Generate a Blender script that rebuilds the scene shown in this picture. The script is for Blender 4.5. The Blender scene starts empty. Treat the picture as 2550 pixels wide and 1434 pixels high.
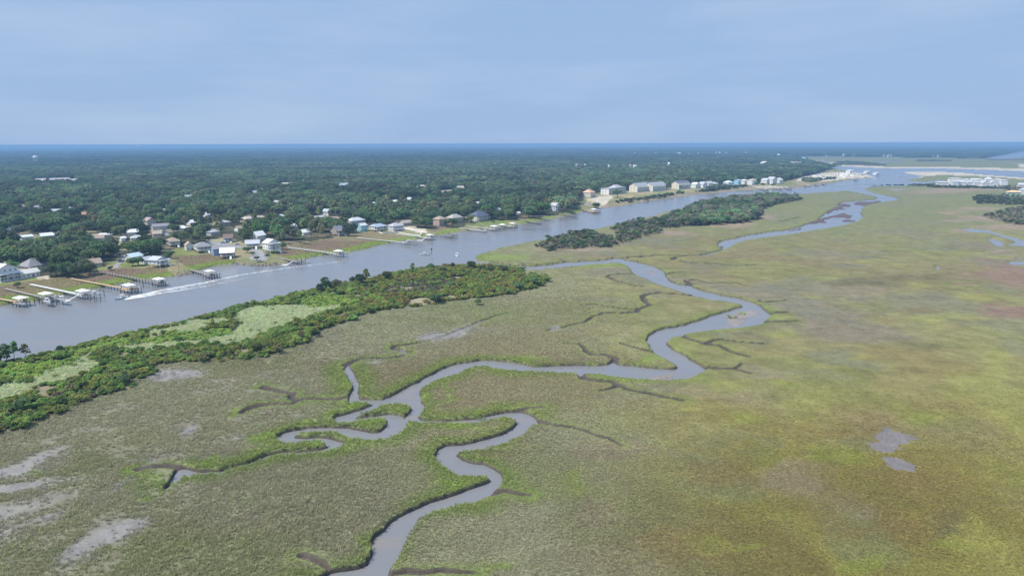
import bpy, math, random
import numpy as np
from mathutils import Matrix, Vector
rad = math.radians
rng = np.random.default_rng(7); random.seed(7)
scn = bpy.context.scene
C = scn.collection
# ------------------------------------------------------------------ camera
H = 90.0; F = 1700.0; CX, CY = 1275.0, 717.0          # drone height, focal length in photo pixels, photo centre
PITCH, ROLL = math.atan2(717-358.0, 1700.0), rad(0.157)
fwd = np.array([0, math.cos(PITCH), -math.sin(PITCH)])
r0 = np.array([1.0, 0, 0]); u0 = np.array([0, math.sin(PITCH), math.cos(PITCH)])
right = r0*math.cos(ROLL) - u0*math.sin(ROLL); up = r0*math.sin(ROLL) + u0*math.cos(ROLL)
cam = bpy.data.cameras.new('camera'); camo = bpy.data.objects.new('camera', cam); C.objects.link(camo)
cam.lens = F/2550*36; cam.sensor_width = 36; cam.clip_start = 1; cam.clip_end = 200000
M4 = Matrix.Identity(4)
for i in range(3):
    M4[i][0] = right[i]; M4[i][1] = up[i]; M4[i][2] = -fwd[i]
M4[2][3] = H
camo.matrix_world = M4
scn.camera = camo
# ------------------------------------------------------------------ sky, sun, exposure
SUN_AZ = (-0.96, -0.26); SUN_EL = rad(56)
w = bpy.data.worlds.new('World'); scn.world = w; w.use_nodes = True
nt = w.node_tree; nt.nodes.clear(); N = nt.nodes.new; L = nt.links.new
out = N('ShaderNodeOutputWorld'); bg = N('ShaderNodeBackground'); sky = N('ShaderNodeTexSky')
sky.sky_type = 'NISHITA'; sky.sun_disc = False; sky.sun_elevation = SUN_EL
sky.sun_rotation = math.atan2(SUN_AZ[0], SUN_AZ[1]); sky.altitude = 0
sky.air_density = 1.0; sky.dust_density = 1.0; sky.ozone_density = 3.0
bg.inputs['Strength'].default_value = 0.10
tc = N('ShaderNodeTexCoord')
# thin high cirrus: a veil over the whole dome with a few streaks
mp = N('ShaderNodeMapping'); mp.inputs['Scale'].default_value = (1.6, 1.6, 10.0)
n1 = N('ShaderNodeTexNoise'); n1.inputs['Scale'].default_value = 1.7; n1.inputs['Detail'].default_value = 7; n1.inputs['Roughness'].default_value = 0.55
cr = N('ShaderNodeMapRange'); cr.inputs[1].default_value = 0.42; cr.inputs[2].default_value = 0.72; cr.inputs[3].default_value = 0.0; cr.inputs[4].default_value = 0.55
L(tc.outputs['Generated'], mp.inputs['Vector']); L(mp.outputs[0], n1.inputs['Vector']); L(n1.outputs['Fac'], cr.inputs[0])
veil = N('ShaderNodeMix'); veil.data_type = 'RGBA'; veil.inputs[0].default_value = 0.92; veil.inputs[7].default_value = (3.15, 4.65, 7.1, 1)   # thin milky cirrostratus over the clear sky
mixc = N('ShaderNodeMix'); mixc.data_type = 'RGBA'; mixc.inputs[7].default_value = (4.5, 5.65, 7.6, 1)
L(sky.outputs[0], veil.inputs[6]); L(veil.outputs[2], mixc.inputs[6]); L(cr.outputs[0], mixc.inputs[0])
L(mixc.outputs[2], bg.inputs['Color']); L(bg.outputs[0], out.inputs['Surface'])
sl = bpy.data.lights.new('sun', 'SUN'); sl.energy = 5.0; sl.angle = rad(0.55); sl.color = (1.0, 0.95, 0.87)
so = bpy.data.objects.new('sun', sl); C.objects.link(so)
sd = Vector((SUN_AZ[0]*math.cos(SUN_EL), SUN_AZ[1]*math.cos(SUN_EL), math.sin(SUN_EL))).normalized()
so.rotation_euler = sd.to_track_quat('Z', 'Y').to_euler(); so.location = (0, 0, 300)
vs = scn.view_settings; vs.view_transform = 'Standard'; vs.look = 'None'; vs.exposure = 0.12; vs.gamma = 1.0
cy = scn.cycles
cy.max_bounces = 4; cy.diffuse_bounces = 2; cy.glossy_bounces = 2; cy.transmission_bounces = 2; cy.transparent_max_bounces = 6; cy.volume_bounces = 0
cy.use_denoising = True; cy.denoiser = 'OPENIMAGEDENOISE'; cy.denoising_input_passes = 'RGB_ALBEDO_NORMAL'
cy.caustics_reflective = False; cy.caustics_refractive = False
cy.sample_clamp_indirect = 4
# ------------------------------------------------------------------ photo pixel -> point on a level plane, and back
def G(px, py, z=0.0):
    a = (np.asarray(px, float)-CX)/F; b = -(np.asarray(py, float)-CY)/F
    d = [fwd[i] + a*right[i] + b*up[i] for i in range(3)]
    t = (z-H)/d[2]
    return t*d[0], t*d[1]
def GV(px, py, z=0.0):
    x, y = G(px, py, z); return Vector((float(x), float(y), z))
def P(x, y, z=0.0):
    q = [np.asarray(x, float), np.asarray(y, float), np.asarray(z, float)-H]
    a = sum(q[i]*right[i] for i in range(3)); b = sum(q[i]*up[i] for i in range(3)); c = sum(q[i]*fwd[i] for i in range(3))
    return CX+F*a/c, CY-F*b/c
def mpp(py): return 92.0/(py-358.0)                     # metres per photo pixel for a thing standing at row py
# ------------------------------------------------------------------ noise
def _h(i, j, s):
    n = (i.astype(np.int64)*374761393 + j.astype(np.int64)*668265263 + s*1442695041) & 0x7fffffff
    n = ((n ^ (n >> 13))*1274126177) & 0x7fffffff
    n = (n ^ (n >> 16)) & 0xffff
    return n/65535.0
def vnoise(x, y, s=0):
    i = np.floor(x); j = np.floor(y); fx = x-i; fy = y-j
    fx = fx*fx*(3-2*fx); fy = fy*fy*(3-2*fy)
    a = _h(i, j, s); b = _h(i+1, j, s); c = _h(i, j+1, s); d = _h(i+1, j+1, s)
    return (a*(1-fx)+b*fx)*(1-fy) + (c*(1-fx)+d*fx)*fy
def fbm(x, y, scale, s=0, oct=4):
    v = 0; amp = 0.5; t = 0; x = x/scale; y = y/scale
    for k in range(oct):
        v = v+amp*vnoise(x, y, s+k*17); t += amp; amp *= 0.5; x = x*2.03+11.3; y = y*2.03+7.7
    return v/t
def sstep(a, b, x):
    t = np.clip((x-a)/(b-a), 0, 1); return t*t*(3-2*t)
def inpoly(px, py, poly):
    poly = np.asarray(poly, float); res = np.zeros(px.shape, bool)
    lo = poly.min(0); hi = poly.max(0)
    m = (px >= lo[0]) & (px <= hi[0]) & (py >= lo[1]) & (py <= hi[1])
    if not m.any(): return res
    x = px[m]; y = py[m]; r = np.zeros(x.shape, bool); n = len(poly)
    for k in range(n):
        x1, y1 = poly[k]; x2, y2 = poly[(k+1) % n]
        if y1 == y2: continue
        c = ((y1 > y) != (y2 > y))
        r ^= c & (x < (x2-x1)*(y-y1)/(y2-y1)+x1)
    res[m] = r; return res
# ------------------------------------------------------------------ traced layout (photo pixels on the ground plane)
def pts(s):
    v = [float(t) for t in s.replace(',', ' ').split()]
    return [(v[i], v[i+1]) for i in range(0, len(v), 2)]
SHORE_N = pts('''-500,870 -200,800 0,759 21,753 38,746 84,746 94,744 109,738 153,731 182,724 209,721 251,713 293,706 330,698 356,693 408,688 439,684
475,679 488,674 500,667 525,660 557,656 586,654 609,656 630,659 668,658 699,655 743,644 777,638 804,634 839,628 863,627 905,618 946,607 974,603 1009,597
1041,592 1093,583 1145,574 1177,571 1239,567 1300,557 1344,547 1384,541 1407,536 1438,528 1461,524 1499,516 1522,514 1553,510 1606,501 1668,492 1719,485
1775,480 1830,475 1901,471 1964,469 2006,464 2048,458 2089,452 2113,448 2175,440 2163,435 2134,431 2096,423 2079,420 2048,413 2026,409 2003,405''')
FAR_EDGE = pts('2005,401.5 2058,402.5 2062,408 2071,412 2106,414 2154,417 2238,419.5 2343,419 2447,422 2550,426 2900,436')
SPIT = pts('2900,456 2550,442.5 2500,439 2447,435 2385,429 2280,427 2251,429 2270,433 2290,436 2301,439 2274,444.6 2259,449 2301,452 2332,448 2365,447 2340,451 2300,458 2259,462 2200,463.5 2167,465.5 2152,471')
SHORE_S = pts('''2167,477 2196,486 2150,480 2110,475 2050,478 2026,480 1976,483 1900,491 1800,504 1725,514 1692,519 1650,529 1606,542 1550,556 1500,566 1450,577 1400,588 1350,597
1300,606 1250,617 1210,628 1190,636 1184,644 1196,651 1215,657 1190,660 1130,661 1060,668 1000,677 940,690 860,706 790,718 700,741 600,761 520,785 400,815 250,848 140,876 90,888 0,905 -200,945 -600,1040''')
RIVER = SHORE_N + FAR_EDGE + SPIT + SHORE_S
CREEK = pts('''600,1530 760,1470 784,1434 811,1420 828,1410 867,1405 901,1399 922,1389 923,1380 920,1369 916,1349 913,1335 920,1327 937,1316 945,1304 962,1288 984,1274 1012,1260 1049,1247
1090,1233 1132,1221 1174,1208 1202,1200 1216,1193 1214,1186 1202,1179 1160,1175 1135,1171 1115,1161 1102,1151 1090,1137 1081,1126 1083,1120 1102,1113 1146,1105 1188,1094 1230,1080
1263,1066 1281,1053 1281,1045 1274,1039 1250,1033 1240,1037 1185,1050 1124,1052 1068,1052 1035,1051 1010,1045 1003,1040 1004,1034 1010,1022 1018,1005 1012,1001 996,997 971,998 951,1004
934,1010 926,1003 929,997 901,997 867,997 873,985 887,958 884,946 867,932 858,916 855,907 861,905 868,913 881,935 898,949 897,971 897,983 901,990 918,991 946,991 962,985 985,973 1012,958
1040,942 1068,927 1096,913 1124,903 1152,898 1194,893 1250,895 1291,902 1319,909 1350,910 1406,908 1475,909 1517,908 1528,902 1542,908 1573,911 1629,915 1684,917 1692,914 1685,904
1665,893 1634,876 1623,862 1616,848 1618,837 1637,823 1662,816 1712,808 1746,797 1774,785 1810,776 1838,766 1852,760 1835,752 1800,745 1775,741 1766,743 1740,735 1698,725 1671,716
1643,707 1615,696 1592,686 1574,678 1567,668 1556,658 1542,652 1528,652 1489,654 1447,659 1392,665 1350,668 1298,669 1260,665 1225,661 1190,660 1190,648 1215,652 1262,659 1313,663 1354,661 1386,657
1413,653 1459,650 1501,647 1543,641 1553,645 1601,654 1629,661 1646,672 1654,684 1673,699 1693,706 1718,710 1754,723 1796,732 1852,742 1880,751 1897,760 1908,769 1919,778 1910,790
1899,802 1852,810 1796,815 1740,820 1698,829 1673,837 1665,845 1666,854 1685,868 1712,883 1740,900 1757,912 1754,921 1735,930 1698,939 1657,943 1601,941 1545,936 1489,929 1456,926
1446,929 1432,926 1350,922 1305,919 1263,916 1222,912 1202,906 1180,906 1163,910 1138,923 1110,934 1082,942 1063,953 1046,966 1042,980 1050,988 1052,1010 1040,1024 1033,1033 1040,1041
1054,1045 1096,1047 1138,1043 1180,1040 1208,1034 1250,1027 1277,1024 1300,1024 1319,1031 1333,1041 1340,1052 1325,1051 1311,1055 1291,1075 1263,1089 1233,1105 1194,1114 1152,1117
1132,1121 1128,1129 1146,1140 1188,1152 1224,1164 1247,1176 1253,1187 1247,1198 1230,1212 1207,1226 1185,1239 1146,1242 1118,1249 1076,1260 1040,1271 1029,1282 1018,1304 1004,1335
993,1357 979,1383 973,1399 972,1416 951,1415 923,1424 904,1434 860,1470 700,1550''')
CREEK2 = pts('''2110,476 2150,480 2167,473 2152,470 2167,477 2196,484 2228,490 2238,494 2228,498 2196,502 2167,508 2150,516 2146,528 2153,539 2138,549 2102,560 2050,569 1995,579 1943,585 1890,592
1838,601 1824,611 1811,620 1775,631 1744,637 1738,633 1775,626 1801,620 1788,613 1784,603 1796,596 1828,591 1870,583 1911,576 1960,572 1995,561 2037,546 2054,529 2079,517 2100,502
2134,499 2175,496 2186,491 2160,484''')
FARWATER = [pts('2447,395 2489,387 2550,376 2700,366 2700,391 2550,391 2510,395'), pts('2180,401.2 2276,402 2276,403.4 2180,403')]
PONDS = [pts('2389,568 2416,566 2468,572 2500,582 2529,589 2560,600 2600,612 2520,612 2500,608 2530,600 2505,593 2470,580 2430,578 2400,573'),
 pts('2452,589 2468,592 2500,599 2495,605 2510,614 2485,614 2466,604'), pts('2322,661 2335,660 2352,668 2335,670'), pts('2502,652 2520,648 2600,643 2600,660 2520,660'), pts('2525,640 2545,638 2560,642 2535,644'),
 pts('1451,506 1462,503 1475,505 1478,512 1465,514 1452,511')]
MUDPOND = [pts('2131,1095 2150,1085 2167,1074 2200,1074 2235,1081 2270,1092 2316,1106 2257,1113 2225,1112 2194,1122 2170,1116 2144,1108'), pts('2212,1131 2257,1140 2329,1171 2300,1172 2275,1180 2239,1176 2221,1149')]
# narrow tidal ditches: (photo pixels, half width in metres)
SIDE = (pts('''932,1008 909,1018 873,1029 848,1038 856,1045 893,1041 929,1036 962,1033 983,1038 983,1058 971,1073 943,1083 909,1084 879,1079 856,1070 817,1068 762,1069 725,1076 710,1083
722,1094 762,1094 789,1091 817,1096 833,1105 823,1115 789,1123 734,1129 697,1127 650,1140 627,1148 580,1160 555,1170 502,1172 468,1167 452,1168 441,1193 415,1212'''),
 [2,2,2,2.3,2,1.6,1.6,1.8,2.4,2.8,3,3,3,2.8,2.2,1.6,1.6,2,2.3,2,1.6,1.4,1.6,2.0,1.6,1.2,1.05,1.0,.9,.9,.9,1.0,1.0,1.1,1.4,1.0,.4])
DITCH = [(pts(a), b) for a, b in [
 ('857,907 870,899 898,891 939,890 976,888 1005,881',1.2), ('1014,874 976,866 983,860 1023,856 1061,847 1110,836 1165,815 1200,800 1260,780',1.0),
 ('661,963 692,970 714,976 742,978 734,987 745,994 789,991 845,992 870,985',1.25), ('613,1022 630,1011 650,1006 692,1002 731,1003 745,999',1.1),
 ('1574,681 1551,682 1517,685 1510,689 1531,698 1573,710 1601,714',.9), ('1736,736 1698,732 1643,729 1618,732 1604,737 1607,748 1615,758 1600,764 1570,770 1520,764 1480,757 1445,759',1.3),
 ('1600,764 1587,768 1585,776 1545,781 1503,781 1475,790 1456,804 1406,817 1367,823',1.0), ('1530,905 1531,893 1506,884 1475,883 1459,876 1461,870 1445,859 1406,857',1.0),
 ('1633,875 1601,870 1573,862 1551,855',.8), ('1697,830 1712,840 1740,848 1757,855 1777,847 1796,845 1838,850 1880,855 1908,857',.9), ('1757,855 1768,857 1790,859 1810,870 1838,879 1866,887',.8),
 ('1758,912 1785,915 1824,918 1852,926 1874,932',.8), ('1449,933 1456,943 1489,947 1528,950 1545,960 1567,972 1601,980 1657,990 1699,997',1.0), ('1545,960 1528,969 1500,973',.7),
 ('1919,779 1941,777 1964,777',1.1), ('1897,749 1924,751 1964,749',.9), ('1902,801 1936,801 1964,799 1986,799',1.2), ('1721,709 1710,698 1735,696 1763,704 1796,703 1838,705 1866,711',1.0),
 ('1657,681 1679,677 1701,677',.8), ('1543,642 1629,636 1704,635 1744,634',2.0), ('1675,646 1685,640 1707,636',1.6), ('1693,649 1721,654 1768,656 1824,659 1880,660',.9),
 ('972,1415 1007,1410 1049,1416 1090,1413 1132,1416 1174,1421',.55), ('1191,1233 1216,1226 1258,1221 1286,1226 1313,1229',.6), ('1288,1022 1319,1013 1350,1012',.6),
 ('1335,1045 1360,1055 1400,1060 1440,1067 1500,1085 1540,1105',.6), ('337,1171 376,1162 418,1160 446,1162 452,1168',.9), ('756,1371 784,1380 811,1394 823,1405',.5), ('1413,653 1405,648 1395,646',.8),
 ('1313,663 1300,655',.8), ('1824,918 1850,905',.4), ('2160,482 2112,477 2090,480',1.5), ('1990,540 1960,548 1940,552',1.2)]]
MUDBARE = [pts(a) for a in ['158,1112 84,1131 40,1153 -60,1190 -60,1205 30,1185 90,1193 110,1170 135,1140', '-60,1225 60,1200 110,1192 195,1186 150,1205 80,1215 -60,1245',
 '-60,1272 50,1250 110,1235 195,1225 120,1250 60,1280 0,1300 -60,1320', '-60,1350 20,1310 80,1295 150,1270 165,1285 80,1310 0,1340 -60,1370', '120,1410 200,1340 260,1300 360,1292 380,1305 300,1345 220,1375 150,1420',
 '371,939 404,925 446,922 502,925 507,936 446,947 376,956', '1033,841 1070,828 1114,831 1165,812 1196,800 1183,816 1146,841 1070,844', '914,900 961,894 945,907', '1367,820 1385,810 1400,818 1380,826',
 '440,1080 470,1060 500,1055 480,1080 460,1095', '355,1145 380,1138 400,1150 370,1155', '985,866 1005,870 1015,876 1000,879 985,873', '270,1215 300,1205 320,1210 290,1222', '580,1085 600,1080 612,1092 590,1096', '2205,471 2240,469 2265,471 2230,476']]
SANDBAR = [pts(a) for a in ['1793,795 1810,784 1852,771 1880,767 1895,773 1880,792 1866,801 1838,808 1802,808', '1551,933 1601,929 1657,921 1690,921 1673,932 1654,941 1601,940', '1118,1151 1146,1157 1188,1171 1135,1169', '811,1424 890,1416 900,1420 860,1436 800,1436', '1615,668 1640,674 1650,690 1630,684']]
MUDBANK = [pts(a) for a in ['2054,529 2079,517 2100,505 2118,508 2120,513 2095,516 2110,520 2080,523 2060,533', '1995,561 2037,546 2060,538 2085,532 2105,528 2126,536 2120,542 2080,541 2050,546 2058,553 2020,556', '2125,504 2134,501 2196,499 2180,506 2150,511 2128,509', '2095,547 2110,545 2133,547 2125,551 2098,550', '1788,613 1800,611 1802,614 1790,616', '1996,566 1970,572 1960,574 2000,570','2135,505 2196,500 2170,507 2150,513']]
SAND = [pts(a) for a in ['1983,452 1995,443 2030,435 2079,430 2105,431 2134,431 2163,435 2178,440 2113,446 2060,453', '2071,412 2106,411 2154,413.5 2238,417 2343,416 2447,418.5 2550,420 2900,428 2900,437 2550,427 2447,423 2343,420 2238,420.5 2154,418 2106,415',
 '2251,429 2280,426 2385,428 2447,434 2500,438 2550,441 2700,446 2700,452 2550,447 2470,441 2400,437.5 2340,437 2310,438 2290,437 2265,434', '2274,445 2290,439 2305,438 2296,442', '2060,407 2085,405 2090,410 2071,412', '2535,409 2600,408 2600,418 2540,417',
 '1105,699 1130,695 1165,696 1150,702 1115,704', '1002,757 1030,749 1064,747 1064,760 1010,766', '1105,744 1130,738 1165,738 1150,747 1105,750', '770,726 790,718 813,716 813,722 790,729', '1865,466 1900,464 1960,466 1962,468 1900,469', '1628,474 1640,471 1655,472 1650,475 1635,476',
  '925,570 950,578 985,577 1000,574 1030,578 1045,584 1060,580 1065,573 1020,566 1012,570 975,566', '1460,500 1490,493 1520,490 1527,494 1505,513 1495,516 1488,508', '2360,450 2480,452 2480,466 2360,465','1085,485 1145,482 1145,488 1085,489','-60,652 40,644 60,652 44,670 20,660', '48,660 62,662 100,690 128,690 120,700 95,697 60,690','380,571 408,571 405,578 378,578','1281,457 1320,455 1318,460 1283,461']]
ASPHALT = [pts(a) for a in ['640,624 655,630 668,646 672,650 640,652 622,650 628,640 632,630 600,622', '500,607 515,604 545,608 600,616 640,626 640,630 600,622 540,614', '284,672 292,660 305,650 300,640 308,640 314,652 302,662 300,671']]
LAWN = [pts(a) for a in ['-60,742 -60,700 55,692 85,694 95,700 85,706 60,712 20,717', '90,700 135,697 190,692 249,677 235,667 300,657 320,662 300,672 250,680 190,694', '300,672 320,655 430,655 470,670 440,676 400,670 330,672', '430,640 440,622 480,622 500,628 470,650 440,655', '944,576 960,572 986,574 975,580 950,581', '1066,578 1075,568 1145,566 1145,574 1093,583', '1180,566 1190,556 1260,550 1300,548 1290,556 1239,566', '1455,500 1480,488 1530,480 1660,475 1720,470 1750,476 1700,482 1600,490 1530,498 1510,505','630,627 650,618 700,624 690,640 670,645 660,632']]
HIMARSH = [pts(a) for a in ['-60,760 -60,722 0,719 73,706 134,696 188,692 249,677 287,673 397,669 420,673 439,684 408,688 356,693 330,698 293,706 251,713 182,724 109,738 94,744 20,755',
 '430,640 470,640 546,636 590,642 586,654 557,656 525,660 500,667 488,674 470,670', '690,640 700,622 716,616 760,607 800,598 850,592 893,584 925,580 1000,584 1061,584 1093,583 1041,592 974,603 946,607 905,618 863,627 839,628 777,638 743,644 720,647', '1066,576 1075,568 1145,566 1145,574 1093,583', '1280,549 1384,538 1384,541 1300,557','1400,535 1440,520 1461,522 1438,528',
 '1490,518 1520,506 1600,494 1700,482 1790,472 1850,465 1960,465 1985,462 2060,455 2048,459 1964,469 1830,475 1719,485 1606,501 1522,514']]
ISLAND = pts('''-600,1040 -200,945 0,905 90,888 140,876 250,848 400,815 520,785 600,761 700,741 790,718 860,706 940,690 1000,677 1060,668 1130,663 1200,663 1240,668 1275,668 1322,678 1350,696 1353,709 1331,721
1274,737 1165,748 1064,761 1001,769 914,787 860,806 804,831 757,860 725,872 685,885 631,891 502,905 418,919 354,942 307,970 270,986 178,1020 95,1048 56,1081 11,1090 0,1098 -200,1160 -600,1290''')
MEADOW = [pts(a) for a in ['560,800 600,784 641,772 725,769 788,773 857,770 820,784 763,797 710,816 663,841 600,858 560,868 530,868 545,850 575,845 585,825', '279,872 418,861 516,858 545,852 530,869 418,878 321,882', '349,845 460,815 540,800 560,800 540,815 440,835 380,842',
 '234,889 243,905 251,922 195,942 153,961 56,981 0,1011 -60,1030 -60,985 0,972 70,967 139,925 195,903']]
LIME = [pts(a) for a in ['-60,945 0,925 70,914 167,897 237,861 293,844 335,855 315,866 237,886 195,903 139,925 153,939 111,947 56,961 0,972 -60,985', '329,855 390,844 446,836 544,819 580,830 572,850 474,858 349,864', '700,765 760,745 830,735 880,750 900,765 860,772 780,772', '600,760 680,750 700,760 640,772']]
HUMMOCK = [pts(a) for a in ['1528,604 1545,588 1600,576 1625,584 1580,596 1548,606','1332,614 1350,603 1390,590 1440,574 1480,578 1535,598 1545,608 1500,618 1440,620 1370,626', '1518,570 1560,552 1600,547 1640,570 1640,583 1600,590 1545,590', '1600,556 1650,545 1700,534 1725,515 1800,505 1900,492 1985,487 1990,499 1950,507 1895,520 1898,545 1850,555 1760,563 1660,570 1620,565',
 '2425,495 2450,487 2500,486 2560,490 2600,495 2600,513 2500,510 2440,508', '2440,538 2470,530 2520,520 2600,515 2600,560 2540,562 2490,553', '2075,411 2085,404 2110,402 2150,404 2205,411 2205,413.5 2100,412', '2276,401 2300,398 2375,400 2370,402 2290,402.5', '2455,399 2490,396 2620,395 2620,399 2480,400',
 '1560,508 1600,495 1660,487 1700,483 1690,487 1620,499 1575,508','1740,478 1790,470 1820,468 1800,474 1755,480', '2310,462 2340,461 2420,465 2480,466 2560,464 2600,470 2600,476 2500,470 2400,469 2320,467','1996,452 2010,446 2035,446 2048,452 2020,456','2490,470 2550,465 2600,468 2600,480 2520,482']]
STRIP = pts('1700,388.5 1860,387 2000,392 2003,404 2058,402.5 2062,408 2106,414 2154,417 2238,419.5 2343,419 2550,426 2900,436 2900,402 2550,398 2447,396 2350,394 2100,391 1900,388 1800,386')
MAINLAND = SHORE_N + pts('2000,396 1900,390 1780,387 1860,386.4 2000,391 2100,391.5 2350,394.5 2447,396.5 2489,388 2550,376 2900,366 2900,358.3 1275,358.3 -1200,359 -1200,1000')
TREELINE = pts('''-1200,900 -300,740 -60,703 60,697 110,697 190,693 240,676 245,664 300,650 330,648 430,650 445,622 520,612 590,618 612,622 640,612 700,612 716,616 780,604 850,588 893,581 915,572 960,568 1010,568 1060,572 1150,566 1160,560 1240,552 1290,548
1384,538 1440,520 1455,494 1490,482 1560,478 1660,470 1720,465 1790,462 1850,458 1950,455 1985,446 2040,432 2079,421 2048,411 2026,408 2003,404''')
FORESTPOLY = TREELINE + MAINLAND[len(SHORE_N):]
FIELDS = [pts(a) for a in ['1835,411 1870,408 1908,410 1912,418 1895,420','1281,455 1320,453 1318,459 1283,461','378,568 408,568 408,580 378,580','80,452 190,452 190,459 80,460','196,589 240,585 262,600 240,606 200,604','500,604 560,596 600,604 640,616 620,624 560,612','1085,478 1145,476 1145,486 1085,489','2000,405 2030,398 2062,404 2048,413','1712,386 1860,384 1860,388 1712,390','1440,430 1470,429 1470,432 1440,433','55,588 125,586 125,598 55,600','150,585 240,575 245,580 160,592', '420,575 480,565 484,570 430,581', '300,560 340,556 345,560 305,566', '520,560 560,552 565,556 525,566','20,560 60,556 62,560 24,565','680,548 720,540 724,545 690,552','930,505 985,503 990,508 935,511','150,535 190,530 195,534 155,540','285,598 300,590 310,610 300,650 288,650']]
# ------------------------------------------------------------------ terrain fields on a fan-shaped sheet of ground
NU, NV = 1100, 640
UMAX, VMIN, VMAX = 1.05, 0.0020, 0.82
uu = np.linspace(-UMAX, UMAX, NU); vv = np.linspace(VMIN, VMAX, NV)
U, V = np.meshgrid(uu, vv)
Y = H/V; X = U*Y
jit = np.minimum(1.0, Y/150)*0.0+1.0
XW = X + 2.2*(fbm(X, Y, 7, 1, 3)-.5) + 5*(fbm(X, Y, 40, 5, 2)-.5); YW = Y + 2.2*(fbm(X, Y, 7, 2, 3)-.5) + 5*(fbm(X, Y, 40, 6, 2)-.5)
PX, PY = P(XW, YW)
XR = X+14*(fbm(X, Y, 18, 21)-.5)+5*(fbm(X, Y, 3.5, 23, 2)-.5); YR = Y+14*(fbm(X, Y, 18, 22)-.5)+5*(fbm(X, Y, 3.5, 24, 2)-.5)
QX, QY = P(XR, YR)                                      # more ragged coordinates for vegetation edges
def segdist(D, poly, hw=None, closed=True, R=45.0, sh=0.0):
    gx, gy = G([p[0] for p in poly], [p[1] for p in poly]); n = len(poly)
    for k in range(n if closed else n-1):
        x1, y1 = gx[k], gy[k]; x2, y2 = gx[(k+1) % n], gy[(k+1) % n]
        h1 = h2 = 0.0
        if hw is not None: h1, h2 = hw[k], hw[(k+1) % n]
        ya, yb = max(min(y1, y2)-R, 20.0), max(y1, y2)+R
        i0 = int(np.searchsorted(vv, H/yb)); i1 = int(np.searchsorted(vv, H/ya))+1
        xs = [min(x1, x2)-R, max(x1, x2)+R]
        us = [xs[0]/ya, xs[0]/yb, xs[1]/ya, xs[1]/yb]
        j0 = int(np.searchsorted(uu, min(us))); j1 = int(np.searchsorted(uu, max(us)))+1
        if i0 >= NV or j0 >= NU or i1 <= 0 or j1 <= 0: continue
        s = (slice(i0, i1), slice(j0, j1)); xx = XW[s]; yy = YW[s]*(1+sh)
        dx, dy = x2-x1, y2-y1; l2 = dx*dx+dy*dy+1e-9
        t = np.clip(((xx-x1)*dx+(yy-y1)*dy)/l2, 0, 1)
        d = np.hypot(xx-x1-t*dx, yy-y1-t*dy) - (h1+(h2-h1)*t)
        D[s] = np.minimum(D[s], d)
BIG = 45.0
def sdf(polys, sh=0.0):
    D = np.full(X.shape, BIG); ins = np.zeros(X.shape, bool); qx, qy = (PX, PY) if sh == 0 else P(XW, YW*(1+sh))
    for p in polys:
        segdist(D, p, sh=sh); ins |= inpoly(qx, qy, p)
    return np.where(ins, -D, D)
# the traced outlines are bank tops on the near side and waterlines on the far side, so the channel reaches a little beyond both
w_riv = sdf([RIVER]); w_crk = np.minimum(np.minimum(sdf([CREEK, CREEK2]+FARWATER), sdf([CREEK], .0075)), sdf([CREEK], -.0065)); w_pond = sdf(PONDS)
w_river = np.minimum(w_riv, w_crk)
w_river = np.where((w_riv < 0) | (w_crk < 0), -np.abs(np.where((w_riv < 0) & (w_crk < 0), BIG, np.where(w_riv < 0, w_riv, w_crk))), w_river)
d_side = np.full(X.shape, BIG); 
for sh_ in (-.004, .003): segdist(d_side, SIDE[0], [q*1.15+.1 for q in SIDE[1]], False, sh=sh_)
d_dit = np.full(X.shape, BIG)
for p, hw in DITCH: segdist(d_dit, p, [(.20+hw*.95)*(1.15-0.6*k/(len(p)-1)) for k in range(len(p))], False)
creekD = np.minimum(np.minimum(w_crk, d_side), d_dit)
def anyin(polys, rag=False, extra=None):
    m = np.zeros(X.shape, bool)
    for p in polys: m |= inpoly(QX if rag else PX, QY if rag else PY, p)
    return m
mMain = anyin([MAINLAND]); mForest = anyin([FORESTPOLY], True) & ~anyin(FIELDS, True); mIsl = anyin([ISLAND], True)
mStrip = anyin([STRIP])
mHum = anyin(HUMMOCK, True); mSand = anyin(SAND, False); mAsp = anyin(ASPHALT); mLawn = anyin(LAWN); mHi = anyin(HIMARSH)
mMead = anyin(MEADOW, True); mLime = anyin(LIME, True); XS = X+26*(fbm(X, Y, 30, 25)-.5)+7*(fbm(X, Y, 4, 27, 2)-.5); YS = Y+26*(fbm(X, Y, 30, 26)-.5)+7*(fbm(X, Y, 4, 28, 2)-.5); SX_, SY_ = P(XS, YS); SX2, SY2 = P(2*X-XR, 2*Y-YR)
bareF = sum(sum(inpoly(a_, b_, p).astype(float) for p in MUDBARE) for a_, b_ in ((PX, PY), (QX, QY), (SX_, SY_), (SX2, SY2)))/4
mBare = bareF > .6; mMudP = anyin(MUDPOND, True)
mBar = anyin(SANDBAR, True); mBank = anyin(MUDBANK)
mFld = anyin(FIELDS, True)
mMain &= ~mStrip; mForest &= ~mStrip
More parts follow.
